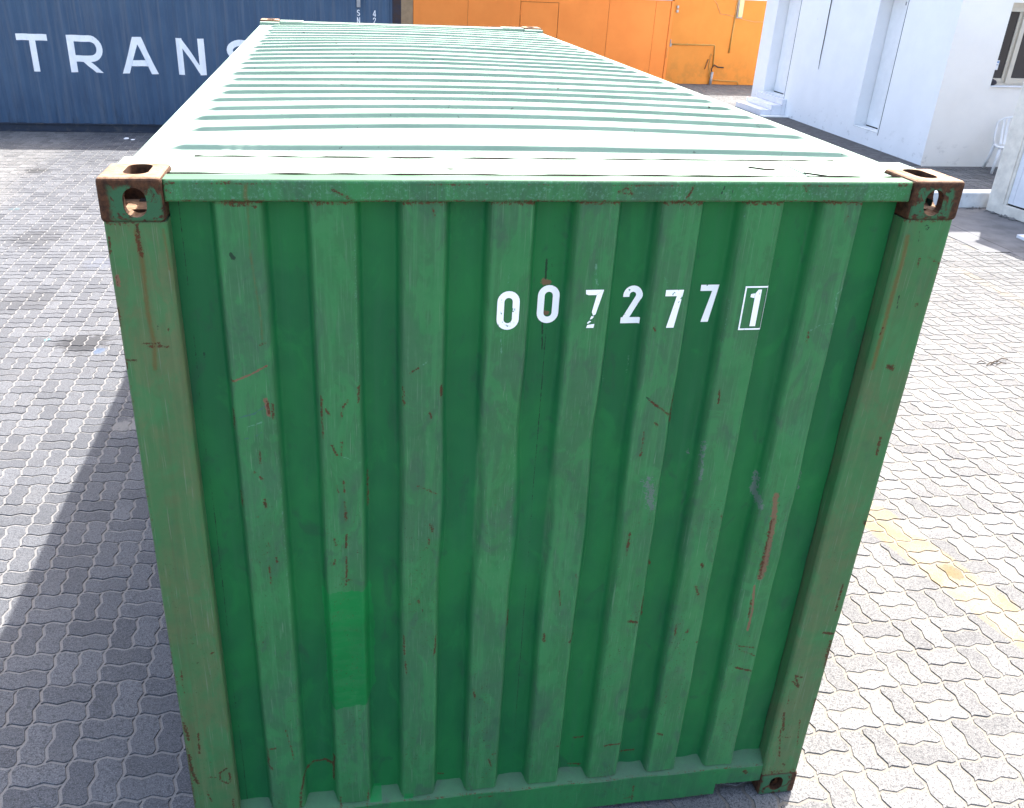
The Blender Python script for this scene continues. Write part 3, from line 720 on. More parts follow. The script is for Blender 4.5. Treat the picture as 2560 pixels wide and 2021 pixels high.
CW, CH, CL = 2.438, 2.591, 6.058
Y_OUT, Y_IN = .020, .064; FLAT0, PITCH_C, FLATW, SLOPE = .2875, .2474, .114, .019
def prof_raw(x):
    y = np.full_like(x, Y_IN)
    for k in range(8):
        a = FLAT0+k*PITCH_C; b = a+FLATW
        t = np.clip(np.minimum((x-(a-SLOPE))/SLOPE, ((b+SLOPE)-x)/SLOPE), 0, 1); y = np.minimum(y, Y_IN+(Y_OUT-Y_IN)*t)
    return y
_xs = np.arange(.10, 2.36, .0005); _k = np.ones(17)/17; _pr = np.convolve(prof_raw(_xs), _k, 'same')
def prof(x): return np.interp(x, _xs, _pr)
def bumpf(x, z, cx, cz, rx, rz): return np.exp(-((x-cx)/rx)**2-((z-cz)/rz)**2)
def end_surface(x, z):
    """depth of the end wall, with its knocks and bowed ribs"""
    low = np.clip((2.05-z)/.25, 0, 1)
    wx = .020*np.sin(z*5.2+x*3.1)*bumpf(x, z, 1.15, 1.55, .35, .45) + .0012*np.sin(z*4+x*17)*low
    y = prof(x+wx*low)
    soft = np.clip(.62*bumpf(x, z, 1.14, 1.58, .22, .36)*low, 0, 1); y = y*(1-soft)+(.043+.012*np.sin((x-FLAT0+.03)*2*math.pi/PITCH_C-math.pi*.9))*soft
    y = y + low*(.018*bumpf(x, z, 1.14, 1.50, .20, .30) + .017*bumpf(x, z, 1.34, 1.32, .10, .3) + .012*bumpf(x, z, 1.64, 1.86, .035, .09) + .014*bumpf(x, z, .36, 1.72, .06, .10)
        + .014*bumpf(x, z, 2.08, 1.86, .07, .13) + .013*bumpf(x, z, .62, .95, .06, .16) + .011*bumpf(x, z, .84, 1.55, .07, .25) + .012*bumpf(x, z, 1.95, 1.1, .1, .3)
        + .0016*np.sin(x*31+z*7)*np.sin(z*11+x*3) + .0012*np.sin(x*57-z*23))
    return y
green = empty('shipping_container', (0, 0, 0))
tag(green, 'green shipping container with corrugated end wall, ribbed roof and white number 007277 1', 'container')
xs = np.arange(.163, 2.2751, .0042); zs = np.arange(.19, 2.5301, .0046)
X, Z = np.meshgrid(xs, zs, indexing='ij'); Y = end_surface(X, Z)
end_panel = MB().grid(np.stack([X, Y, Z], -1)).build('end_panel', M['green'], green, smooth=True, fix=False)
def flat_fade(co):
    x = co[:, 0]; f = np.clip((Y_IN-.012-prof(x))/(Y_IN-Y_OUT-.02), 0, 1); return f
def panel_extra(co, A, B):
    x, z = co[:, 0], co[:, 2]; f = flat_fade(co)
    A[:, 0] = np.maximum(A[:, 0], .62*np.clip(1-abs(z-2.523)/.012, 0, 1)*f)              # rust where the flats meet the header
    A[:, 0] = np.maximum(A[:, 0], .46*np.clip(1-abs(z-.186)/.010, 0, 1)*f)
    for sx in (.187, 1.218):                                                             # vertical weld seams
        A[:, 3] = np.maximum(A[:, 3], .62*np.clip(1.2-abs(x-sx-.0015*np.sin(z*6))/.0035, 0, 1)*(np.abs(z-2.205) > .07))
    for k in range(8):                                                                   # paler lines along the bends, stronger on the right edges
        for e, s_ in ((FLAT0+k*PITCH_C, .40), (FLAT0+k*PITCH_C+FLATW, .66)):
            A[:, 2] = np.maximum(A[:, 2], s_*np.clip(1-abs(x-e)/.006, 0, 1)*(.6+.4*np.sin(z*3+k*1.7+e*9)))
put_wear(end_panel, fade=flat_fade, extra=panel_extra)

def front_box(name, x0, x1, z0, z1, y0, y1, r=.008, olive=None, fade=.6, res=.0045, extra=None, round_z=False):
    """closed box whose front is a dense rounded sheet carrying the wear map"""
    nx = max(4, int((x1-x0)/res)); nzz = max(4, int((z1-z0)/res))
    xa = np.linspace(x0, x1, nx+1); za = np.linspace(z0, z1, nzz+1)
    X, Z = np.meshgrid(xa, za, indexing='ij')
    def rnd(d): d = np.clip(d, 0, r); return r-np.sqrt(np.maximum(0, r*r-(r-d)**2))
    Yf = y0+np.maximum(rnd(X-x0), rnd(x1-X))
    if round_z: Yf = np.maximum(Yf, y0+np.maximum(rnd(Z-z0), rnd(z1-Z)))
    Yf = Yf+.0008*np.sin(Z*14+X*9)
    mb = MB().grid(np.stack([X, Yf, Z], -1)); ng = len(mb.v); e = r*.98
    ex = e if not round_z else e
    for q in (((x0,y0+e,z0),(x0,y0+e,z1),(x0,y1,z1),(x0,y1,z0)), ((x1,y0+e,z1),(x1,y0+e,z0),(x1,y1,z0),(x1,y1,z1)),
              ((x0,y0+e,z1),(x1,y0+e,z1),(x1,y1,z1),(x0,y1,z1)), ((x1,y0+e,z0),(x0,y0+e,z0),(x0,y1,z0),(x1,y1,z0)), ((x0,y1,z0),(x0,y1,z1),(x1,y1,z1),(x1,y1,z0))): mb.add(q, [(0,1,2,3)])
    if not round_z:                                        # close the front lip at top and bottom
        for jj in (0, nzz): mb.f.append(tuple(i*(nzz+1)+jj for i in range(nx+1)))
    o = mb.build(name, M['green'], green, smooth=False, fix=False)
    sm = np.zeros(len(o.data.polygons), bool); sm[:nx*nzz] = True; o.data.polygons.foreach_set('use_smooth', sm)
    def ex2(co, A, B):
        if extra: extra(co, A, B)
        A[ng:] = 0; B[ng:] = 0
    put_wear(o, fade=fade, olive=olive, extra=ex2); return o
def post_extra(side):
    def f(co, A, B):
        x, z = co[:, 0], co[:, 2]; e = (x-.004) if side < 0 else (CW-.004-x)
        band = np.clip(1-e/.017, 0, 1)*(.5+.5*np.sin(z*7.3+side)*np.sin(z*2.9+1))*(.55+.45*np.clip((1.7-z)/.8, 0, 1))
        A[:, 0] = np.maximum(A[:, 0], .74*band)
        A[:, 0] = np.maximum(A[:, 0], .5*np.clip(1-abs(z-2.474)/.012, 0, 1)); A[:, 0] = np.maximum(A[:, 0], .5*np.clip(1-(z-.118)/.03, 0, 1)*(z < .15))
        i = (.163-x) if side < 0 else (x-2.275)
        B[:, 0] = np.maximum(B[:, 0], .26*np.clip(1-i/.03, 0, 1)*(.55+.45*np.sin(z*2.1+1.2*side)))
    return f
front_box('corner_post', .004, .163, .117, 2.475, .006, .10, .012, olive=.95, extra=post_extra(-1))
front_box('corner_post', 2.275, CW-.004, .117, 2.475, .006, .10, .012, olive=.75, extra=post_extra(1))
def header_extra(co, A, B):
    x, z = co[:, 0], co[:, 2]
    A[:, 0] = np.maximum(A[:, 0], .66*np.clip(1-(z-2.526)/.010, 0, 1)*(.75+.25*np.sin(x*23)*np.sin(x*7.1)))
    A[:, 0] = np.maximum(A[:, 0], .60*np.clip(1-abs(z-2.5735)/.0055, 0, 1)*(.55+.45*np.sin(x*17+2)*np.sin(x*5.3)))
    A[:, 2] = np.maximum(A[:, 2], .44)
    A[:, 0] = np.maximum(A[:, 0], .5*np.clip(1-(x-.163)/.02, 0, 1)); A[:, 0] = np.maximum(A[:, 0], .5*np.clip(1-(2.275-x)/.015, 0, 1))
front_box('header', .1625, 2.2755, 2.526, 2.584, .010, .075, .006, fade=.9, extra=header_extra, round_z=True)
# bottom rail with its ledge and fork notch
def rail_profile(x0, x1, zb, name):
    nx = int((x1-x0)/.0045); xa = np.linspace(x0, x1, nx+1)
    zz = list(np.linspace(zb, .168, max(3, int((.168-zb)/.0048)))); pts = [(.012, z) for z in zz] + [(.0145, .1715), (.026, .181), (.040, .192), (.056, .205), (.075, .219), (.10, .2195)]
    pts = [(.012+.004, zb)] + pts[1:]; pts += [(.10, zb)]
    P = np.array([[(x, y+.0012*math.sin(x*19)*(z < .17), z) for (y, z) in pts] for x in xa]); mb = MB().grid(P)
    nj = len(pts); mb.f += [tuple(range(nj)), tuple(nx*nj+j for j in range(nj-1, -1, -1))] + [(i*nj+nj-1, (i+1)*nj+nj-1, (i+1)*nj, i*nj) for i in range(nx)]
    o = mb.build(name, M['green'], green, smooth=False, fix=True)
    def ex(co, A, B):
        x, z = co[:, 0], co[:, 2]; A[:, 0] = np.maximum(A[:, 0], .5*np.clip(1-(z-zb)/.014, 0, 1)*(.7+.3*np.sin(x*13))); A[:, 0] = np.maximum(A[:, 0], .30*np.clip(1-abs(z-.172)/.008, 0, 1))
    put_wear(o, fade=.55, extra=ex); return o
rail_profile(.358, 2.080, .020, 'bottom_rail')
rail_profile(2.0805, 2.2750, .077, 'bottom_rail_end'); rail_profile(.163, .3575, .077, 'bottom_rail_end')

# corner castings with real apertures
def slot(w2, h2, ax, c, a, b, seg=6):
    r = min(w2, h2); P = []
    for qx, qz, a0 in ((w2-r, h2-r, 0), (-(w2-r), h2-r, 90), (-(w2-r), -(h2-r), 180), (w2-r, -(h2-r), 270)):
        for i in range(seg+1):
            t = math.radians(a0+90*i/seg); P.append((c[0]+qx+r*math.cos(t), c[1]+qz+r*math.sin(t)))
    return MB().prism(P, a, b, ax)
def casting_mesh(kind):
    sx, sy, sz = .162, .178, .118
    body = MB().box(0, sx, 0, sy, 0, sz).build('tmp', bevel=.013, seg=4)
    cuts = [MB().box(.026, sx-.02, .026, sy-.02, .024, sz-.026)]
    zc = .0535 if kind == 'top' else .0645
    cuts.append(slot(.029, .0385, 1, (.091, zc), -.05, .05)); cuts.append(slot(.032, .0385, 0, (.1015, zc), -.05, .05))
    cuts.append(slot(.032, .062, 2, (.089, .1015), .07 if kind == 'top' else -.05, .2 if kind == 'top' else .05))
    tmp = []
    for c in cuts:
        o = c.build('tmp'); tmp.append(o); md = body.modifiers.new('b', 'BOOLEAN'); md.object = o; md.operation = 'DIFFERENCE'; md.solver = 'EXACT'
    dg = bpy.context.evaluated_depsgraph_get(); me = bpy.data.meshes.new_from_object(body.evaluated_get(dg)); me.name = 'corner_casting'
    for o in tmp+[body]: bpy.data.objects.remove(o)
    return me
CM = {k: casting_mesh(k) for k in ('top', 'low')}
def casting_copy(kind, fx, fy):
    me = CM[kind].copy(); bm = bmesh.new(); bm.from_mesh(me)
    bmesh.ops.scale(bm, vec=(-1 if fx else 1, -1 if fy else 1, 1), verts=bm.verts)
    if fx != fy: bmesh.ops.reverse_faces(bm, faces=bm.faces)
    bm.to_mesh(me); bm.free(); me.materials.clear(); return me
CC = {(k, a, b): casting_copy(k, a, b) for k in ('top', 'low') for a in (0, 1) for b in (0, 1)}
def put_castings(parent, mat_top, Lx, Ly, H, mat_low=None):
    for k in ('top', 'low'):
        for a in (0, 1):
            for b in (0, 1):
                me = CC[(k, a, b)]; mat = mat_low if (k == 'low' and mat_low) else mat_top
                o = link('corner_casting', me if not me.materials or me.materials[0] == mat else me.copy(), None, parent)
                if not o.data.materials: o.data.materials.append(mat)
                elif o.data.materials[0] != mat: o.data.materials[0] = mat
                o.location = (Lx if a else 0, Ly if b else 0, H-.118 if k == 'top' else 0)
put_castings(green, M['casting'], CW, CL, CH, M['casting_low'])

# roof: cambered sheet with stamped ribs
RIBS = [.513] + [.832+.2238*k + (.004*math.sin(k*2.3)) for k in range(22)]
_d = np.concatenate([np.arange(-.034, .036, .0025), np.arange(.040, .110, .0045)])
ya = np.unique(np.clip(np.round(np.concatenate([np.arange(.335, 5.861, .03)]+[y+_d for y in RIBS]), 4), .335, 5.86)); xa = np.concatenate([np.arange(.022, .25, .008), np.arange(.25, 2.19, .04), np.arange(2.19, 2.417, .008)])
YY, XX = np.meshgrid(ya, xa, indexing='ij'); R_ = np.zeros_like(YY)
sst = lambda t: (lambda c: c*c*(3-2*c))(np.clip(t, 0, 1))
for k, yk in enumerate(RIBS):
    y0 = yk + .004*np.sin(XX*2.2+k*.4) + .0015*np.sin(XX*7+k*3)
    if k == 0: y0 = y0 + .022*np.exp(-((XX-.1)/.22)**2)
    wdt = .052 if k else .085; hgt = .0162*(1+.06*math.sin(k*4.1)); en = sst((XX-.075-.02*(k % 2))/.075)*sst((2.395-XX)/.085)
    R_ = np.maximum(R_, hgt*en*sst((YY-y0+.0045)/.009)*sst((y0+wdt+.010-YY)/.020))
camber = .026*np.sin(np.pi*np.clip((XX-.022)/2.394, 0, 1))*(1+.25*np.sin(YY*2.1+.5)+.12*np.sin(YY*5.3)) - .006*np.exp(-((XX-1.6)/.4)**2-((YY-3.2)/.5)**2)
camber = camber*(.12+.88*sst((YY-.335)/.55))*(.15+.85*sst((5.86-YY)/.45))
ZZ = 2.5550+R_+camber
MB().grid(np.stack([XX, YY, ZZ], -1)).build('roof_panel', M['roof'], green, smooth=True)
# header plates, gussets and seams on the roof ends
def plate(name, x0, x1, y0, y1, z0, z1, mat=M['roof'], bev=.002): return bx(name, (x0,x1,y0,y1,z0,z1), mat, green, bev)
plate('header_plate', .1640, 2.2740, .0765, .335, 2.560, 2.5765)
plate('header_plate', .1640, 2.2740, 5.862, 6.0, 2.555, 2.5775)
for x0, x1 in ((.006, .1635), (2.2745, CW-.006)): plate('corner_plate', x0, x1, .1785, .335, 2.545, 2.5762); plate('corner_plate', x0, x1, 5.80, 5.8795, 2.545, 2.5768)
plate('header', .1640, 2.2740, 6.001, 6.05, 2.45, 2.5785, M['green'])
plate('gusset_plate', .1645, .452, .0785, .300, 2.5767, 2.5782); plate('gusset_plate', 2.000, 2.2735, .0785, .290, 2.5767, 2.5782)
plate('gusset_plate', .1645, .36, 5.87, 6.04, 2.5787, 2.5835); plate('gusset_plate', 2.09, 2.2735, 5.87, 6.04, 2.5787, 2.5835)
def seam(name, pts, wd, z):
    n = 160; P = []; pts = np.array(pts); s = np.linspace(0, len(pts)-1, n); xs_ = np.interp(s, range(len(pts)), pts[:, 0]); ys_ = np.interp(s, range(len(pts)), pts[:, 1])
    mb = MB()
    for i in range(n):
        u = mnoise.noise((xs_[i]*9, ys_[i]*9, 3.1)); hw = max(.0012, wd*(.5+.9*u)); yy = ys_[i]+.004*mnoise.noise((xs_[i]*5, 2.2, 0))
        P.append([(xs_[i], yy-hw, z), (xs_[i], yy, z+.004*min(1, hw/.003)), (xs_[i], yy+hw, z)])
    return mb.grid(np.array(P)).build(name, M['seam'], green, fix=True)
seam('weld_gap_shade', [(.20,.335),(1.2,.336),(2.20,.340)], .0052, 2.5768)  # dark strip painting the shadow in the gap behind the header plate
seam('weld_gap_shade', [(.166,.0765),(1.2,.0765),(2.27,.0765)], .0042, 2.5845)  # same painted gap shadow along the back edge of the header
seam('weld_gap_shade', [(.17,.080),(.31,.078),(.45,.079)], .006, 2.5785); seam('weld_gap_shade', [(2.0,.150),(2.06,.100),(2.16,.085),(2.27,.082)], .006, 2.5786)
seam('weld_gap_shade', [(1.86,.235),(1.90,.205),(1.93,.20)], .006, 2.5769)
for x, y, r in ((.93,.19,.012), (1.14,.18,.006), (.52,1.75,.018)):
    MB().add([(x+r*math.cos(t)*(1+.3*math.sin(3*t)), y+.7*r*math.sin(t), 2.5772 if y < .3 else 2.592) for t in np.linspace(0, 2*math.pi, 13)[:-1]], [tuple(range(12))]).build('rust_scab', M['seam'], green, fix=False) if y < .3 else None
# sides, rails, far end, floor
def corr_side(name, x, y0, y1, z0, z1, inward, mat, parent, along='y', pitch=.278, dep=.036):
    L = []; t = y0; ph = [(0,.072,0),(.14,.21,1)]
    brk = []; k = 0
    while y0+k*pitch < y1:
        b = y0+k*pitch
        for d, v in ((0,0),(.072,0),(.140,1),(.210,1)):
            if b+d < y1: brk.append((b+d, v))
        k += 1
    brk.append((y1, 0))
    P = [[((x+inward*dep*v, t_, z) if along == 'y' else (t_, x+inward*dep*v, z)) for z in (z0, z1)] for t_, v in brk]
    return MB().grid(np.array(P)).build(name, mat, parent, fix=False), brk
corr_side('side_panel', .022, .10, 5.95, .16, 2.51, 1, M['green'], green); corr_side('side_panel', CW-.022, .10, 5.95, .16, 2.51, -1, M['green'], green)
for x0, x1 in ((.006, .066), (CW-.066, CW-.006)):
    bx('top_rail', (x0, x1, .179, 5.879, 2.50, 2.5542), M['roof'], green, .003)
    bx('bottom_rail', (x0, x1, .179, 5.879, .02, .165), M['green'], green, .004)
for x0, x1 in ((.006, .17), (CW-.17, CW-.006)): bx('corner_post', (x0, x1, 5.93, 6.05, .118, 2.473), M['green'], green, .006)
bx('rear_sill', (.17, CW-.17, 5.95, 6.05, .02, .165), M['green'], green, .004)
bx('floor', (.08, CW-.08, .101, 5.94, .10, .158), M['rubber'], green)
for x0, x1 in ((.175, 1.215), (1.223, CW-.175)):
    d = bx('door', (x0, x1, 5.985, 6.03, .18, 2.445), M['green'], green, .006)
    for f in (.28, .75):
        xx = x0+(x1-x0)*f
        b = MB().tube([(xx, 6.045, .20), (xx, 6.045, 2.43)], .017, 10).build('locking_bar', M['grey_metal'], d, smooth=True)
bx('inner_lining', (.075, CW-.075, .13, 5.94, .159, 2.50), M['rubber'], green)

# serial number 0 0 7 2 7 7 [1]
def d0(x, z, w_, h, s): 
    r = w_/2-s/2
    return strip(arc(x+w_/2, z+h-w_/2, r, r, 0, 180, 12)+arc(x+w_/2, z+w_/2, r, r, 180, 360, 12), s, True)
def d7(x, z, w_, h, s): return [[(x,z+h),(x,z+h-s),(x+w_-s*1.02,z+h-s),(x+w_,z+h)], [(x+w_-s*1.02,z+h-s-.0001),(x+.016,z),(x+.016+s*1.22,z),(x+w_,z+h-.0004)]]
def d2(x, z, w_, h, s):
    r = w_/2-s/2; path = [(x+s/2, z+h-w_/2-.006)] + arc(x+w_/2, z+h-w_/2, r, r, 180, -35, 14) + [(x+s*.62, z+s*.62)]
    return strip(path, s) + [[(x,z),(x+w_,z),(x+w_,z+s),(x,z+s)]]
def d1(x, z, h, s): return [[(x,z),(x+s,z),(x+s,z+h),(x+s*.45,z+h),(x,z+h-.012)], [(x-.001,z+h-.012),(x-.001,z+h-.027),(x-.014,z+h-.024),(x-.014,z+h-.014)]]
ys = lambda x, z: float(end_surface(np.array([x]), np.array([z]))[0])
WN = .066; SW = .0205
dig = [('serial_digit', d0(1.0545, 2.145, WN, .120, SW)), ('serial_digit', d0(1.184, 2.146, WN, .120, SW)),
       ('serial_digit', [[(1.3165,2.265),(1.318,2.252),(1.326,2.249),(1.35,2.249),(1.3715,2.265)], [(1.351,2.2488),(1.341,2.195),(1.346,2.184),(1.353,2.188),(1.3715,2.2646)], [(1.341,2.183),(1.337,2.172),(1.344,2.174),(1.349,2.181)], [(1.336,2.168),(1.329,2.160),(1.333,2.1585),(1.342,2.166)], [(1.331,2.1545),(1.328,2.145),(1.3505,2.145),(1.3525,2.1575)]]),
       ('serial_digit', d2(1.4475, 2.140, .0595, .121, .0195)), ('serial_digit', d7(1.563, 2.140, .056, .121, .0195)), ('serial_digit', d7(1.6905, 2.139, .058, .121, .0195)),
       ('serial_digit', d1(1.8485, 2.139, .119, .0185)), ('check_digit_box', strip([(1.8155,2.1295),(1.8875,2.1295),(1.8875,2.2665),(1.8155,2.2665)], .0048, True))]
for nm, polys in dig: decal(nm, polys, M['digit'], end_panel, ys, np.arange(1.0, 1.95, .004), off=.0016)
# ------------------------------------------------------------------ blue high-cube container behind, long side towards us
BX0, BX1, BY0, BH, BL, BWd = 1.853-12.192, 1.853, 15.06, 2.896, 12.192, 2.438
blue = empty('shipping_container', (BX0, BY0, 0))
tag(blue, 'dark blue shipping container with large white letters TRANS on its long side', 'container')
put_castings(blue, M['blue_post'], BL, BWd, BH)
for x0 in (.006, BL-.166):
    for y0 in (.006, BWd-.166): bx('corner_post', (x0, x0+.16, y0, y0+.16, .118, BH-.118), M['blue_post'], blue, .008)
for y0 in (.006, BWd-.07):
    bx('top_rail', (.163, BL-.163, y0, y0+.064, BH-.10, BH-.02), M['blue'], blue, .004)
    MB().prism([(y0+.004, .0), (y0, .004), (y0, .012), (y0+.030, .016), (y0+.030, .128), (y0, .134), (y0, .150), (y0+.06, .150), (y0+.06, 0)], .163, BL-.163, 0).build('bottom_rail', M['blue_rail'], blue)
bpan, bbrk = corr_side('side_panel', .020, .167, BL-.167, .151, BH-.101, 1, M['blue'], blue, along='x')
corr_side('side_panel', BWd-.020, .167, BL-.167, .151, BH-.101, -1, M['blue'], blue, along='x')
corr_side('end_panel', BL-.02, .167, BWd-.167, .15, BH-.1, -1, M['blue'], blue); corr_side('end_panel', .02, .167, BWd-.167, .15, BH-.1, 1, M['blue'], blue)
bx('roof_panel', (.10, BL-.10, .07, BWd-.07, BH-.07, BH-.04), M['blue'], blue); bx('floor', (.1, BL-.1, .07, BWd-.07, .10, .148), M['rubber'], blue)
bx('inner_lining', (.1, BL-.1, .07, BWd-.07, .15, BH-.11), M['rubber'], blue)
bx_, bv_ = np.array([b[0] for b in bbrk]), np.array([b[1] for b in bbrk], float)
yb = lambda x, z: float(.020+.036*np.interp(x, bx_, bv_))
def T_(x, z, w_, h, s): return [[(x,z+h-s),(x+w_,z+h-s),(x+w_,z+h),(x,z+h)], [(x+w_/2-s/2,z),(x+w_/2+s/2,z),(x+w_/2+s/2,z+h-s-.001),(x+w_/2-s/2,z+h-s-.001)]]
def R_l(x, z, w_, h, s):
    r = .27*h; bowl = [(x+s, z+h-s/2)] + arc(x+w_-r-.02, z+h-s/2-r+.0, r-.0, r, 90, -90, 14) + [(x+s, z+h-s/2-2*r)]
    return [[(x,z),(x+s,z),(x+s,z+h),(x,z+h)]] + strip(bowl, s) + [[(x+w_*.42,z+h-s-2*r+.002),(x+w_-s*1.25,z),(x+w_,z),(x+w_*.42+s*1.1,z+h-s-2*r+.002)]]
def A_(x, z, w_, h, s):
    c = x+w_/2; t = s*.68
    return [[(x,z),(x+s*1.07,z),(c,z+h*.80),(c,z+h),(c-t,z+h)], [(x+w_,z),(x+w_-s*1.07,z),(c,z+h*.80),(c,z+h),(c+t,z+h)], [(x+w_*.27,z+h*.21),(x+w_*.73,z+h*.21),(x+w_*.665,z+h*.21+s*.95),(x+w_*.335,z+h*.21+s*.95)]]
def N_(x, z, w_, h, s): return [[(x,z),(x+s,z),(x+s,z+h),(x,z+h)], [(x+w_-s,z),(x+w_,z),(x+w_,z+h),(x+w_-s,z+h)], [(x+s*.9,z+h),(x,z+h),(x+w_-s*.9,z),(x+w_,z)]]
def S_(x, z, w_, h, s):
    r = (h-s)/4; a = w_/2-s/2; c = x+w_/2
    return strip(arc(c, z+h-s/2-r, a, r, 25, 270, 16) + arc(c, z+s/2+r, a, r, 90, -155, 16)[1:], s)
def F4(x, z, w_, h, s): return [[(x+w_*.6,z),(x+w_*.6+s,z),(x+w_*.6+s,z+h),(x+w_*.6,z+h)], strip([(x+w_*.66,z+h-.002),(x+.004,z+h*.3)], s)[0], [(x,z+h*.22),(x+w_,z+h*.22),(x+w_,z+h*.22+s),(x,z+h*.22+s)]]
OFF = -BX0; hL = .618; z0 = 1.030; sL = .106
for nm, polys in (('letter', T_(-4.838+OFF, z0+.004, .508, hL, sL)), ('letter', R_l(-4.012+OFF, z0+.004, .548, hL, sL)), ('letter', A_(-3.142+OFF, z0, .616, hL, sL)),
                  ('letter', N_(-2.172+OFF, z0, .484, hL, sL)), ('letter', S_(-1.298+OFF, z0, .52, hL, sL)),
                  ('letter', S_(1.049+OFF, 2.106, .054, .104, .014)), ('letter', N_(1.048+OFF, 1.975, .054, .110, .013)), ('letter', F4(1.334+OFF, 2.098, .058, .108, .013)), ('letter', d2(1.335+OFF, 1.975, .054, .110, .013))):
    decal(nm, polys, M['letter'], bpan, yb, bx_, off=.003)
bx('vent', (1.045+OFF, 1.112+OFF, .006, .019, 2.252, 2.52), M['grey_metal'], blue, .003)

# ------------------------------------------------------------------ orange gate, wall and what hangs on it
GY0 = 24.08
gate = empty('sliding_gate', (2.815, GY0, 0)); tag(gate, 'wide orange sheet metal gate with a wicket door and thin panel seams', 'gate')
gx = lambda x: x-2.815
edges = [2.815, 4.343, 5.830, 8.400, 9.785, 10.235]
for a, b in zip(edges[:-1], edges[1:]):
    if a == 5.830:
        bx('panel', (gx(a)+.004, gx(5.838), -.012, .01, .03, 2.225), M['orange'], gate); bx('panel', (gx(6.938), gx(b)-.004, -.012, .01, .03, 2.225), M['orange'], gate, .003); bx('panel', (gx(5.8385), gx(6.9375), -.012, .01, 2.095, 2.225), M['orange'], gate)
        wd = bx('wicket_door', (gx(5.846), gx(6.925), -.010, .012, .06, 2.085), M['orange'], gate, .004)
        MB().tube([(gx(6.84), -.03, 1.0), (gx(6.84), -.03, 1.12)], .009, 6).build('handle', M['orange'], wd)
        for zz in (.5, 1.75): bx('hinge', (gx(5.828), gx(5.862), -.028, -.012, zz, zz+.12), M['orange'], wd, .003)
    else: bx('panel', (gx(a)+.004, gx(b)-.004, -.012, .01, .03, 2.225), M['orange'], gate, .003)
bx('backing', (0, gx(10.235), .012, .05, .03, 2.225), M['black'], gate)
bx('top_rail', (0, gx(10.30), -.02, .07, 2.2255, 2.247), M['orange'], gate, .003); bx('frame_stile', (gx(10.239), gx(10.322), -.03, .06, .02, 2.225), M['orange'], gate, .004)
MB().tube([(gx(10.262), -.03, .992), (gx(10.262), -.075, .985), (gx(10.262), -.075, .73), (gx(10.262), -.03, .722)], .009, 8).build('handle', M['conduit'], gate, smooth=True)
MB().tube([(gx(10.345), -.035, 1.08), (gx(10.345), -.035, 1.22)], .014, 8).build('latch', M['grey_metal'], gate, smooth=True); bx('latch_plate', (gx(10.325), gx(10.385), -.045, -.031, 1.03, 1.12), M['grey_metal'], gate, .004)
ow = bx('boundary_wall', (10.326, 16.5, GY0+.0, GY0+.20, 0, 2.335), M['orange_wall'], None, .01); tag(ow, 'orange rendered boundary wall beside the gate with conduits on it', 'wall')
cp = MB().box(10.40, 16.5, GY0-.012, GY0+.212, 2.3352, 2.40).build('coping', M['far_wall'], ow, bevel=.006)
tp = bx('gate_pillar', (1.9, 2.808, GY0-.02, GY0+.4, 0, 3.2), M['tan'], None, .01); tag(tp, 'tan rendered pillar between the blue container and the orange gate', 'pillar')
bb = empty('building', (0, 24.75, 0)); tag(bb, 'pale building rising behind the orange gate and wall', 'building')
bx('wall', (-14, 24, 0, 6, 0, 5.2), M['far_wall'], bb); bx('parapet', (-14.05, 24.05, -.06, 6.05, 5.2005, 5.35), M['far_wall'], bb)
Yw = GY0-.022
p1 = MB().tube([(10.37, Yw, 1.094), (11.66, Yw, 1.102), (11.705, Yw, 1.096), (11.727, Yw, 1.072), (11.735, Yw, 1.03), (11.765, Yw, .50)], .021, 8).build('conduit_pipe', M['conduit'], smooth=True); tag(p1, 'brown painted conduit running along the orange wall and bending down', 'pipe')
for xx in (10.85, 11.35): bx('clip', (xx, xx+.03, Yw-.026, Yw+.022, 1.07, 1.13), M['conduit'], p1, .003)
p2 = MB().tube([(12.223, Yw, 1.95), (12.199, Yw, .893)], .022, 8).build('conduit_pipe', M['conduit'], smooth=True); tag(p2, 'straight upright brown conduit below the wall lamp on the orange wall', 'pipe')
p3 = MB().tube([(11.80, Yw-.03, .128), (11.95, Yw-.03, .13), (12.10, Yw-.03, .114), (12.55, Yw-.03, .109), (12.60, Yw-.03, .095), (12.632, Yw-.03, .0)], .016, 8).build('conduit_pipe', M['conduit'], smooth=True); tag(p3, 'thin brown pipe lying low along the foot of the orange wall', 'pipe')
p4 = MB().tube([(11.735, Yw-.04, 0), (11.755, Yw-.03, .36)], .042, 10).build('pipe_stub', M['grey_metal'], smooth=True); tag(p4, 'short grey pipe stub standing at the foot of the orange wall', 'pipe')
p5 = MB().tube([(11.752, Yw-.03, .34), (11.70, Yw-.05, .44), (11.77, Yw-.05, .56), (11.90, Yw-.03, .50), (12.10, Yw, .485)], .017, 8).build('cable', M['wire'], smooth=True); tag(p5, 'dark cable looping out of the grey pipe stub onto the orange wall', 'cable')
p6 = MB().tube([(11.70, Yw-.06, .18), (11.64, Yw-.04, .38), (11.632, Yw, .60), (11.640, Yw, .86), (11.69, Yw, .82)], .011, 6).build('cable', M['conduit'], smooth=True); tag(p6, 'thin brown cable with a hooked top beside the grey pipe stub', 'cable')
p7 = MB().tube([(11.585, Yw, .715), (11.50, Yw-.03, .43)], .011, 6).build('stick', M['wire'], smooth=True); tag(p7, 'thin dark stick leaning against the orange wall', 'stick')
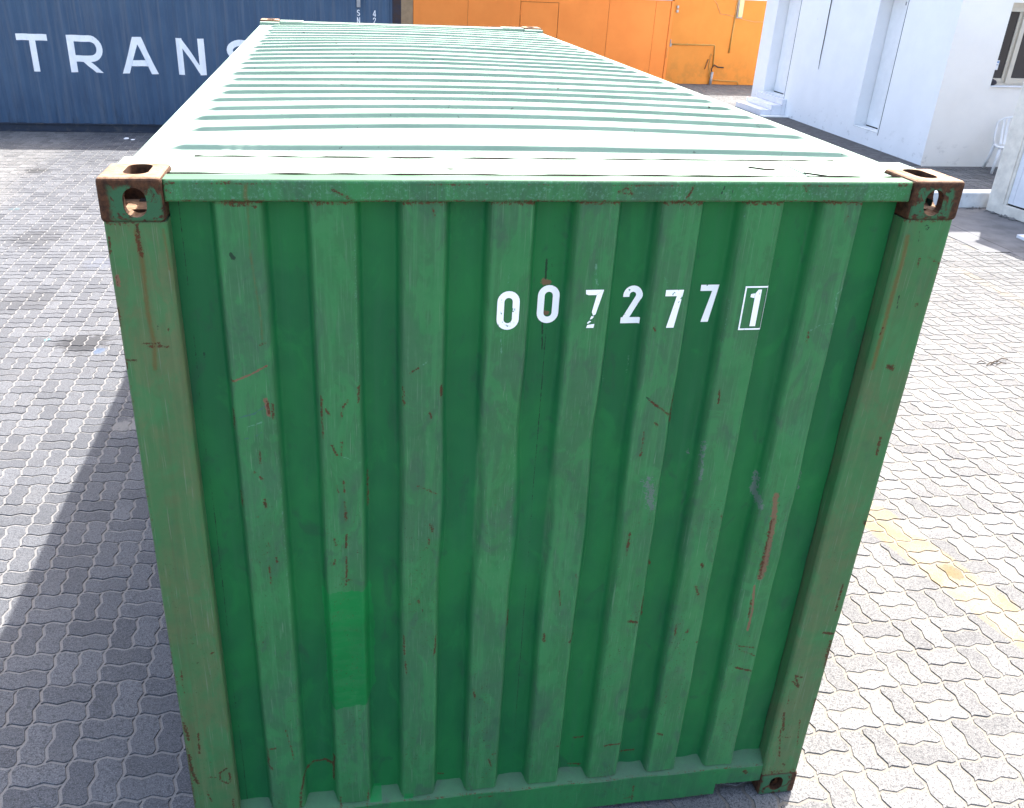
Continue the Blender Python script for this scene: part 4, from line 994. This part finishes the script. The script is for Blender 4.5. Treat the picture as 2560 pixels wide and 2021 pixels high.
p8 = MB().tube([(11.50, Yw+.012, 2.33), (11.62, Yw+.012, 2.2), (11.70, Yw+.012, 2.05), (11.76, Yw+.012, 1.945), (11.95, Yw+.01, 1.93), (12.25, Yw+.01, 1.88), (12.60, Yw+.01, 1.80), (12.85, Yw+.01, 1.765), (13.4, Yw+.01, 1.78)], .007, 5).build('cable', simple('pinkish_cable', (.55,.30,.15), .6)); tag(p8, 'thin sagging cable strung across the top of the orange wall', 'cable')
lp = empty('wall_lamp', (12.33, GY0-.001, 1.85)); tag(lp, 'upright yellowed tube lamp fixed to the orange wall', 'lamp')
bx('housing', (-.088, .088, -.07, 0, 0, 1.22), M['grey_metal'], lp, .006); bx('diffuser', (-.060, .070, -.10, -.0705, .03, 1.19), M['lamp'], lp, .02, 3)
MB().tube([(-.11, -.03, .02), (-.12, -.03, .3), (-.09, -.03, .5), (-.11, -.03, .9)], .008, 6).build('lead', M['lamp'], lp, smooth=True)
for zz, l in ((2.055, 'upper small grey switch box on the orange wall beside the gate'), (1.945, 'lower small grey switch box on the orange wall beside the gate')):
    tag(bx('switch_box', (10.405, 10.465, GY0-.05, GY0-.001, zz, zz+.075), M['grey_metal'], None, .006), l, 'switch box')

# ------------------------------------------------------------------ white building, raised footpath, kerb, apron
tag(bx('apron', (8.765, 40, 7.43, 9.655, -.05, .004), M['concrete']), kind='structure'); tag(bx('apron', (9.125, 40, -8, 7.425, -.05, .003), M['concrete']), kind='structure')
for nm, d in (('joint', (9.176, 9.184, 7.44, 9.65, -.02, .0048)), ('joint', (8.765, 9.6, 7.424, 7.431, -.02, .0046))): bx(nm, d, M['rubber'], bpy.data.objects['apron'])
fp = bx('footpath', (9.48, 40, 9.915, 11.69, -.05, .196), M['sand']); tag(fp, kind='structure')
sp_ = bx('footpath', (9.48, 10.59, 11.692, 18.72, -.05, .208), M['strip']); tag(sp_, kind='structure')
kb = bx('kerb', (9.40, 40, 9.66, 9.914, -.05, .229), M['kerb'], None, .018, 3); tag(kb, kind='structure'); kb2 = bx('kerb', (9.36, 9.479, 9.92, 18.70, -.05, .222), M['kerb'], None, .012, 3); tag(kb2, kind='structure')
lay_pavers(paver_spots(9.55, 13.0, 9.98, 11.62), fp, .208, 110)
wb = empty('white_building', (10.58, 11.70, 0)); tag(wb, 'white rendered building with two recessed doors and a small dark window', 'building')
bw = MB(); X0, X1, Y0b, Y1b, ZT_ = 10.58, 20.0, 11.70, 18.70, 5.95
lx = lambda x: x-10.58
ly = lambda y: y-11.70
TH = .30
doors = [(13.185, 14.03, .485, 2.86), (17.065, 18.10, .575, 2.78)]
ycur = Y0b+.002
for a, b, s_, t_ in doors:
    bw.box(0, TH, ly(ycur), ly(a), 0, ZT_); bw.box(0, TH, ly(a), ly(b), 0, s_); bw.box(0, TH, ly(a), ly(b), t_, ZT_); ycur = b
bw.box(0, TH, ly(ycur), ly(Y1b), 0, ZT_)
bw.build('side_wall', M['wall'], wb)
WX0, WX1, WZ0, WZ1 = 11.49, 12.95, 1.522, 2.815
ew = MB().box(.003, lx(WX0), 0, TH, 0, ZT_-.001).box(lx(WX1), lx(X1), 0, TH, 0, ZT_).box(lx(WX0), lx(WX1), 0, TH, 0, WZ0).box(lx(WX0), lx(WX1), 0, TH, WZ1, ZT_).build('front_wall', M['wall_end'], wb)
bx('back_wall', (TH, lx(X1), ly(Y1b)-TH, ly(Y1b), 0, ZT_), M['wall'], wb); bx('roof', (.02, lx(X1), .02, ly(Y1b)-.02, ZT_, ZT_+.02), M['far_wall'], wb)
bx('interior', (TH+.2, lx(X1), TH+.2, ly(Y1b)-TH-.1, .1, ZT_-.2), M['rubber'], wb)
for i, (a, b, s_, t_) in enumerate(doors):
    dr = bx('door', (.255, .29, ly(a)+.012, ly(b)-.012, s_+.028, t_-.01), M['door'], wb, .003)
    for zz, hh in ((s_+.22, .75), (s_+1.15, .85)): bx('raised_panel', (.2475, .2548, ly(a)+.16, ly(b)-.16, zz, zz+hh), M['door'], dr, .004)
    MB().tube([(.25, ly(a)+.09, s_+1.02), (.20, ly(a)+.09, s_+1.02), (.20, ly(a)+.20, s_+1.02)], .010, 8).build('handle', M['grey_metal'], dr, smooth=True)
    bx('threshold_gap', (.262, .30, ly(a)+.012, ly(b)-.012, s_+.001, s_+.027), M['black'], dr)
    bx('threshold', (-.006, .22, ly(a)+.004, ly(b)-.004, s_+.0005, s_+.016), M['kerb'], wb, .003)
    # dark gap of the casing along the near jamb, the casing itself a slim board
    bx('casing', (-.009, .02, ly(a)-.034, ly(a)-.002, s_-.03, t_+.03), M['door'], wb, .003); bx('casing_gap', (-.004, .003, ly(a)-.043, ly(a)-.0345, s_-.03, t_+.03), M['rubber'], wb)
bx('nameplate', (.2445, .2548, ly(13.42), ly(13.62), 2.66, 2.72), M['grey_metal'], wb, .003)
cr = MB().tube([(-.006, ly(15.766), 1.327), (-.009, ly(15.77), 1.6), (-.009, ly(15.764), 1.95), (-.009, ly(15.772), 2.35), (-.009, ly(15.77), 3.4), (-.009, ly(15.768), 4.5)], [.003, .008, .009, .010, .010, .010], 6).build('cable', M['wire'], smooth=True)
cr.location = (10.58, 11.70, 0); tag(cr, 'thin dark cable hanging down the white wall between the two doors', 'cable')
# window
wn = empty('window', (lx(WX0), .10, WZ0)); wn.parent = wb
ww, wh = WX1-WX0, WZ1-WZ0
fr = MB().box(0, ww, .0, .07, 0, .05).box(0, ww, 0, .07, wh-.135, wh).box(0, .03, .0, .07, .05, wh-.135).box(ww-.04, ww, 0, .07, .05, wh-.135).build('frame', M['beige'], wn)
bx('pane', (.031, ww*.55, .045, .052, .125, wh-.136), M['glass'], wn); bx('pane', (.405, ww-.041, .018, .025, .135, wh-.136), M['glass'], wn)
MB().box(.031, .27, .03, .068, .051, .1245).box(.27, .325, .028, .066, .051, wh-.136).build('sash', M['beige'], wn)
MB().box(.3255, .404, -.012, .030, .051, wh-.136).box(.4045, ww-.041, -.012, .030, .051, .134).box(.4045, ww-.041, -.010, .012, wh-.19, wh-.136).build('sash', M['beige'], wn)
bx('head_trim', (0, ww, -.03, -.001, wh-.06, wh), M['beige'], wn, .003)
bx('sill', (0, ww, -.13, -.0005, .0005, .02), M['tile'], wn, .004)
stk = bx('sticker', (.055, .155, .0405, .0445, .255, .405), M['paper'], wn); bx('sticker_print', (.06, .150, .0395, .0403, .365, .392), simple('blue_print', (.18,.32,.55)), wn); bx('sticker_print', (.06, .145, .0395, .0403, .33, .339), simple('slate_print', (.15,.24,.34)), wn)
rk = MB()
bmk = bmesh.new(); bmesh.ops.create_icosphere(bmk, subdivisions=3, radius=1)
for v in bmk.verts:
    n = mnoise.noise(v.co*1.7+Vector((3,1,2))); v.co = Vector((v.co.x*(.062+.02*n), v.co.y*.045, (v.co.z*.5+.5)*(.11+.03*n)*(1-.35*max(0, v.co.x))))
me = bpy.data.meshes.new('cushion_lump'); bmk.to_mesh(me); bmk.free(); me.shade_smooth(); o = link('dark_lump', me, M['darkstone']); o.location = (11.555, 11.745, 1.541); tag(o, 'dark grey rounded lump lying on the white window sill', 'stone')

# tiled doorstep
st = empty('doorstep', (10.58, 16.88, .208)); tag(st, 'white tiled doorstep of three steps under the far recessed door', 'steps')
rz = [.125, .232, .357]; fx_ = [-.57, -.32, -.085]; LY = 1.34
zb = 0
bx('core', (-.565, -.002, .005, LY-.005, 0, .120), M['grout'], st); bx('core', (-.315, -.002, .005, LY-.005, .121, .227), M['grout'], st); bx('core', (-.080, -.002, .005, LY-.005, .228, .352), M['grout'], st)
prev = 0.0
for z_, x_, nxt in zip(rz, fx_, fx_[1:]+[0.0]):
    nT = 4; tw = LY/nT
    for i in range(nT):
        bx('riser_tile', (x_-.008, x_, i*tw+.003, (i+1)*tw-.003, prev+.002, z_-.010), M['tile'], st, .0015, 1)
        bx('tread_tile', (x_-.014, nxt-.009 if nxt < 0 else -.004, i*tw+.003, (i+1)*tw-.003, z_-.0085, z_), M['tile'], st, .0015, 1)
    bx('side_tile', (x_-.002, nxt-.006 if nxt < 0 else -.004, -.004, .0045, .002, z_-.009), M['tile'], st, .001, 1)
    prev = z_+.0005
bx('base_slab', (-.60, -.003, -.235, -.0045, 0, .026), M['kerb'], st, .006)

# white plastic chair against the end wall
ch = empty('plastic_chair', (11.79, 11.20, .209), math.radians(-24)); tag(ch, 'white plastic slatted chair standing against the white end wall', 'chair')
for sx in (-1, 1):
    MB().tube([(sx*.225, -.23, 0), (sx*.205, -.205, .2), (sx*.19, -.19, .42)], [.022, .026, .03], 8).build('leg', M['plastic'], ch, smooth=True)
    MB().tube([(sx*.245, .26, 0), (sx*.215, .22, .2), (sx*.19, .185, .43)], [.022, .026, .03], 8).build('leg', M['plastic'], ch, smooth=True)
seat = []
for i in range(13):
    u = -1+2*i/12; seat.append([(u*(.21+.02*(1-t)), -.22+.42*t, .425-.012*math.cos(u*math.pi/2)-.012*t+(.012 if t < .08 else 0)) for t in np.linspace(0, 1, 9)])
se = MB().grid(np.array(seat)).build('seat', M['plastic'], ch, smooth=True); md = se.modifiers.new('t', 'SOLIDIFY'); md.thickness = .014; md.offset = -1
bf = [(-.205, .19, .41), (-.225, .215, .55), (-.222, .245, .70)] + [(.222*math.cos(math.radians(a)), .262+.01*math.sin(math.radians(a)), .735+.125*math.sin(math.radians(a))) for a in range(180, -1, -15)] + [(.222, .245, .70), (.225, .215, .55), (.205, .19, .41)]
MB().tube(bf, .018, 8).build('back_frame', M['plastic'], ch, smooth=True)
for u in (-.135, -.068, 0, .068, .135):
    zt = .735+.118*math.sqrt(max(0, 1-(u/.222)**2))
    MB().grid(np.array([[(u*k-.019, y, z), (u*k+.019, y, z)] for k, y, z in ((.78,.185,.425), (.82,.215,.52), (.92,.238,.64), (1.0,.262,zt))])).build('slat', M['plastic'], ch, fix=False).modifiers.new('t', 'SOLIDIFY').thickness = .010

# portable cabin at the right
cb = empty('portable_cabin', (10.279, 9.487, 0), math.atan2(-.992, .125)); tag(cb, 'white portable cabin with cream corner post and base rail beside the kerb', 'cabin')
HC = 2.90; LC = 6.0; WC = 2.4                              # local x runs along the long side, local +y away from us
MB().prism([(0, 0), (.022, -.002), (.05, .006), (.26, .006), (.277, 0), (.277, .12), (.12, .12), (.12, .27), (0, .27)], .166, HC, 2).build('corner_post', M['cream'], cb)
bx('base_rail', (.0, LC, .004, .12, .012, .165), M['cream'], cb, .006); bx('base_rail', (.0, .12, .1205, WC, .012, .165), M['cream'], cb, .006)
bx('trim', (.2775, .325, .010, .10, .166, HC-.15), M['cream'], cb, .003)
xx = .326
for wdt in (.094, .9, 1.1, 1.1, 1.1, 1.1):
    if xx+wdt > LC-.05: break
    bx('panel', (xx, xx+wdt-.005, .026, .09, .193, HC-.15), M['cabin'], cb, .003); xx += wdt
bx('end_panel', (.03, .09, .2705, WC-.02, .166, HC-.15), M['cabin'], cb); bx('floor', (.1, LC, .1205, WC, .05, .17), M['rubber'], cb); bx('roof', (-.03, LC+.03, -.03, WC+.03, HC-.149, HC), M['cream'], cb, .01); bx('gap', (.326, LC, .05, .1, .1655, .1925), M['black'], cb)
bx('inner_lining', (.1, LC-.05, .1, WC-.05, .171, HC-.16), M['rubber'], cb); bx('side_panel', (LC-.045, LC, .03, WC, .166, HC-.15), M['cabin'], cb)
bx('back_panel', (.09, LC-.05, WC-.045, WC-.005, .171, HC-.15), M['cabin'], cb)

# ------------------------------------------------------------------ litter and rubble
def scrap(name, x, y, z, r, mat, label, cat, seed, flat=.12, group=None):
    b = bmesh.new(); bmesh.ops.create_icosphere(b, subdivisions=2, radius=1)
    for v in b.verts:
        n = mnoise.noise(v.co*1.6+Vector((seed, 0, seed*.7))); v.co = Vector((v.co.x*r*(1+.7*n), v.co.y*r*.6*(1-.6*n), (v.co.z+.85)*r*flat*(1+n)))
    me = bpy.data.meshes.new(name); b.to_mesh(me); b.free(); o = link(name, me, mat); o.location = (x, y, z); o.rotation_euler = (0, 0, seed*1.3); tag(o, label, cat, group); return o
scrap('paper_scrap', -3.10, 14.46, 0, .075, M['paper'], 'crumpled white scrap lying on the dark pavers before the blue container', 'litter', 1.2, .12)
scrap('paper_scrap', -2.97, 14.36, 0, .045, M['paper'], 'small torn white scrap beside the larger white scrap', 'litter', 3.2, .2)
random.seed(3)
for i in range(16):
    xx = random.uniform(10.0, 10.5); scrap('pebble', xx, 9.60-random.uniform(0, .05), .003, random.uniform(.008, .026), M['rubble'], 'small grey pebble lying along the foot of the white kerb', 'pebble', i*1.7, .6, 'pebbles along the kerb')
for i in range(14):
    t = random.uniform(.03, .6); scrap('rubble_lump', 10.279+.125*t-.035-random.uniform(0, .03), 9.487-.992*t, .003, random.uniform(.012, .035), M['rubble'], 'grey rubble lump lying along the cabin base rail', 'rubble', i*2.3, .6, 'rubble along the cabin')
random.seed(9)
for i in range(5):
    a = random.uniform(-.5, .6); x = 6.30+.05*i; y = 4.17+random.uniform(-.08, .1); l = random.uniform(.07, .2)
    tag(MB().tube([(x, y, .006), (x+l*.5*math.cos(a), y+l*.5*math.sin(a)+.01, .02), (x+l*math.cos(a), y+l*math.sin(a), .005)], [.004, .005, .003], 5).build('twig', M['twig']), 'thin dry twig lying on the sunlit pavers', 'twig', 'twigs on the pavers')
tag(bx('foam_block', (9.70, 9.98, 7.86, 8.06, .004, .05), M['paper'], None, .006), 'small white block lying on the concrete apron by the cabin', 'block')
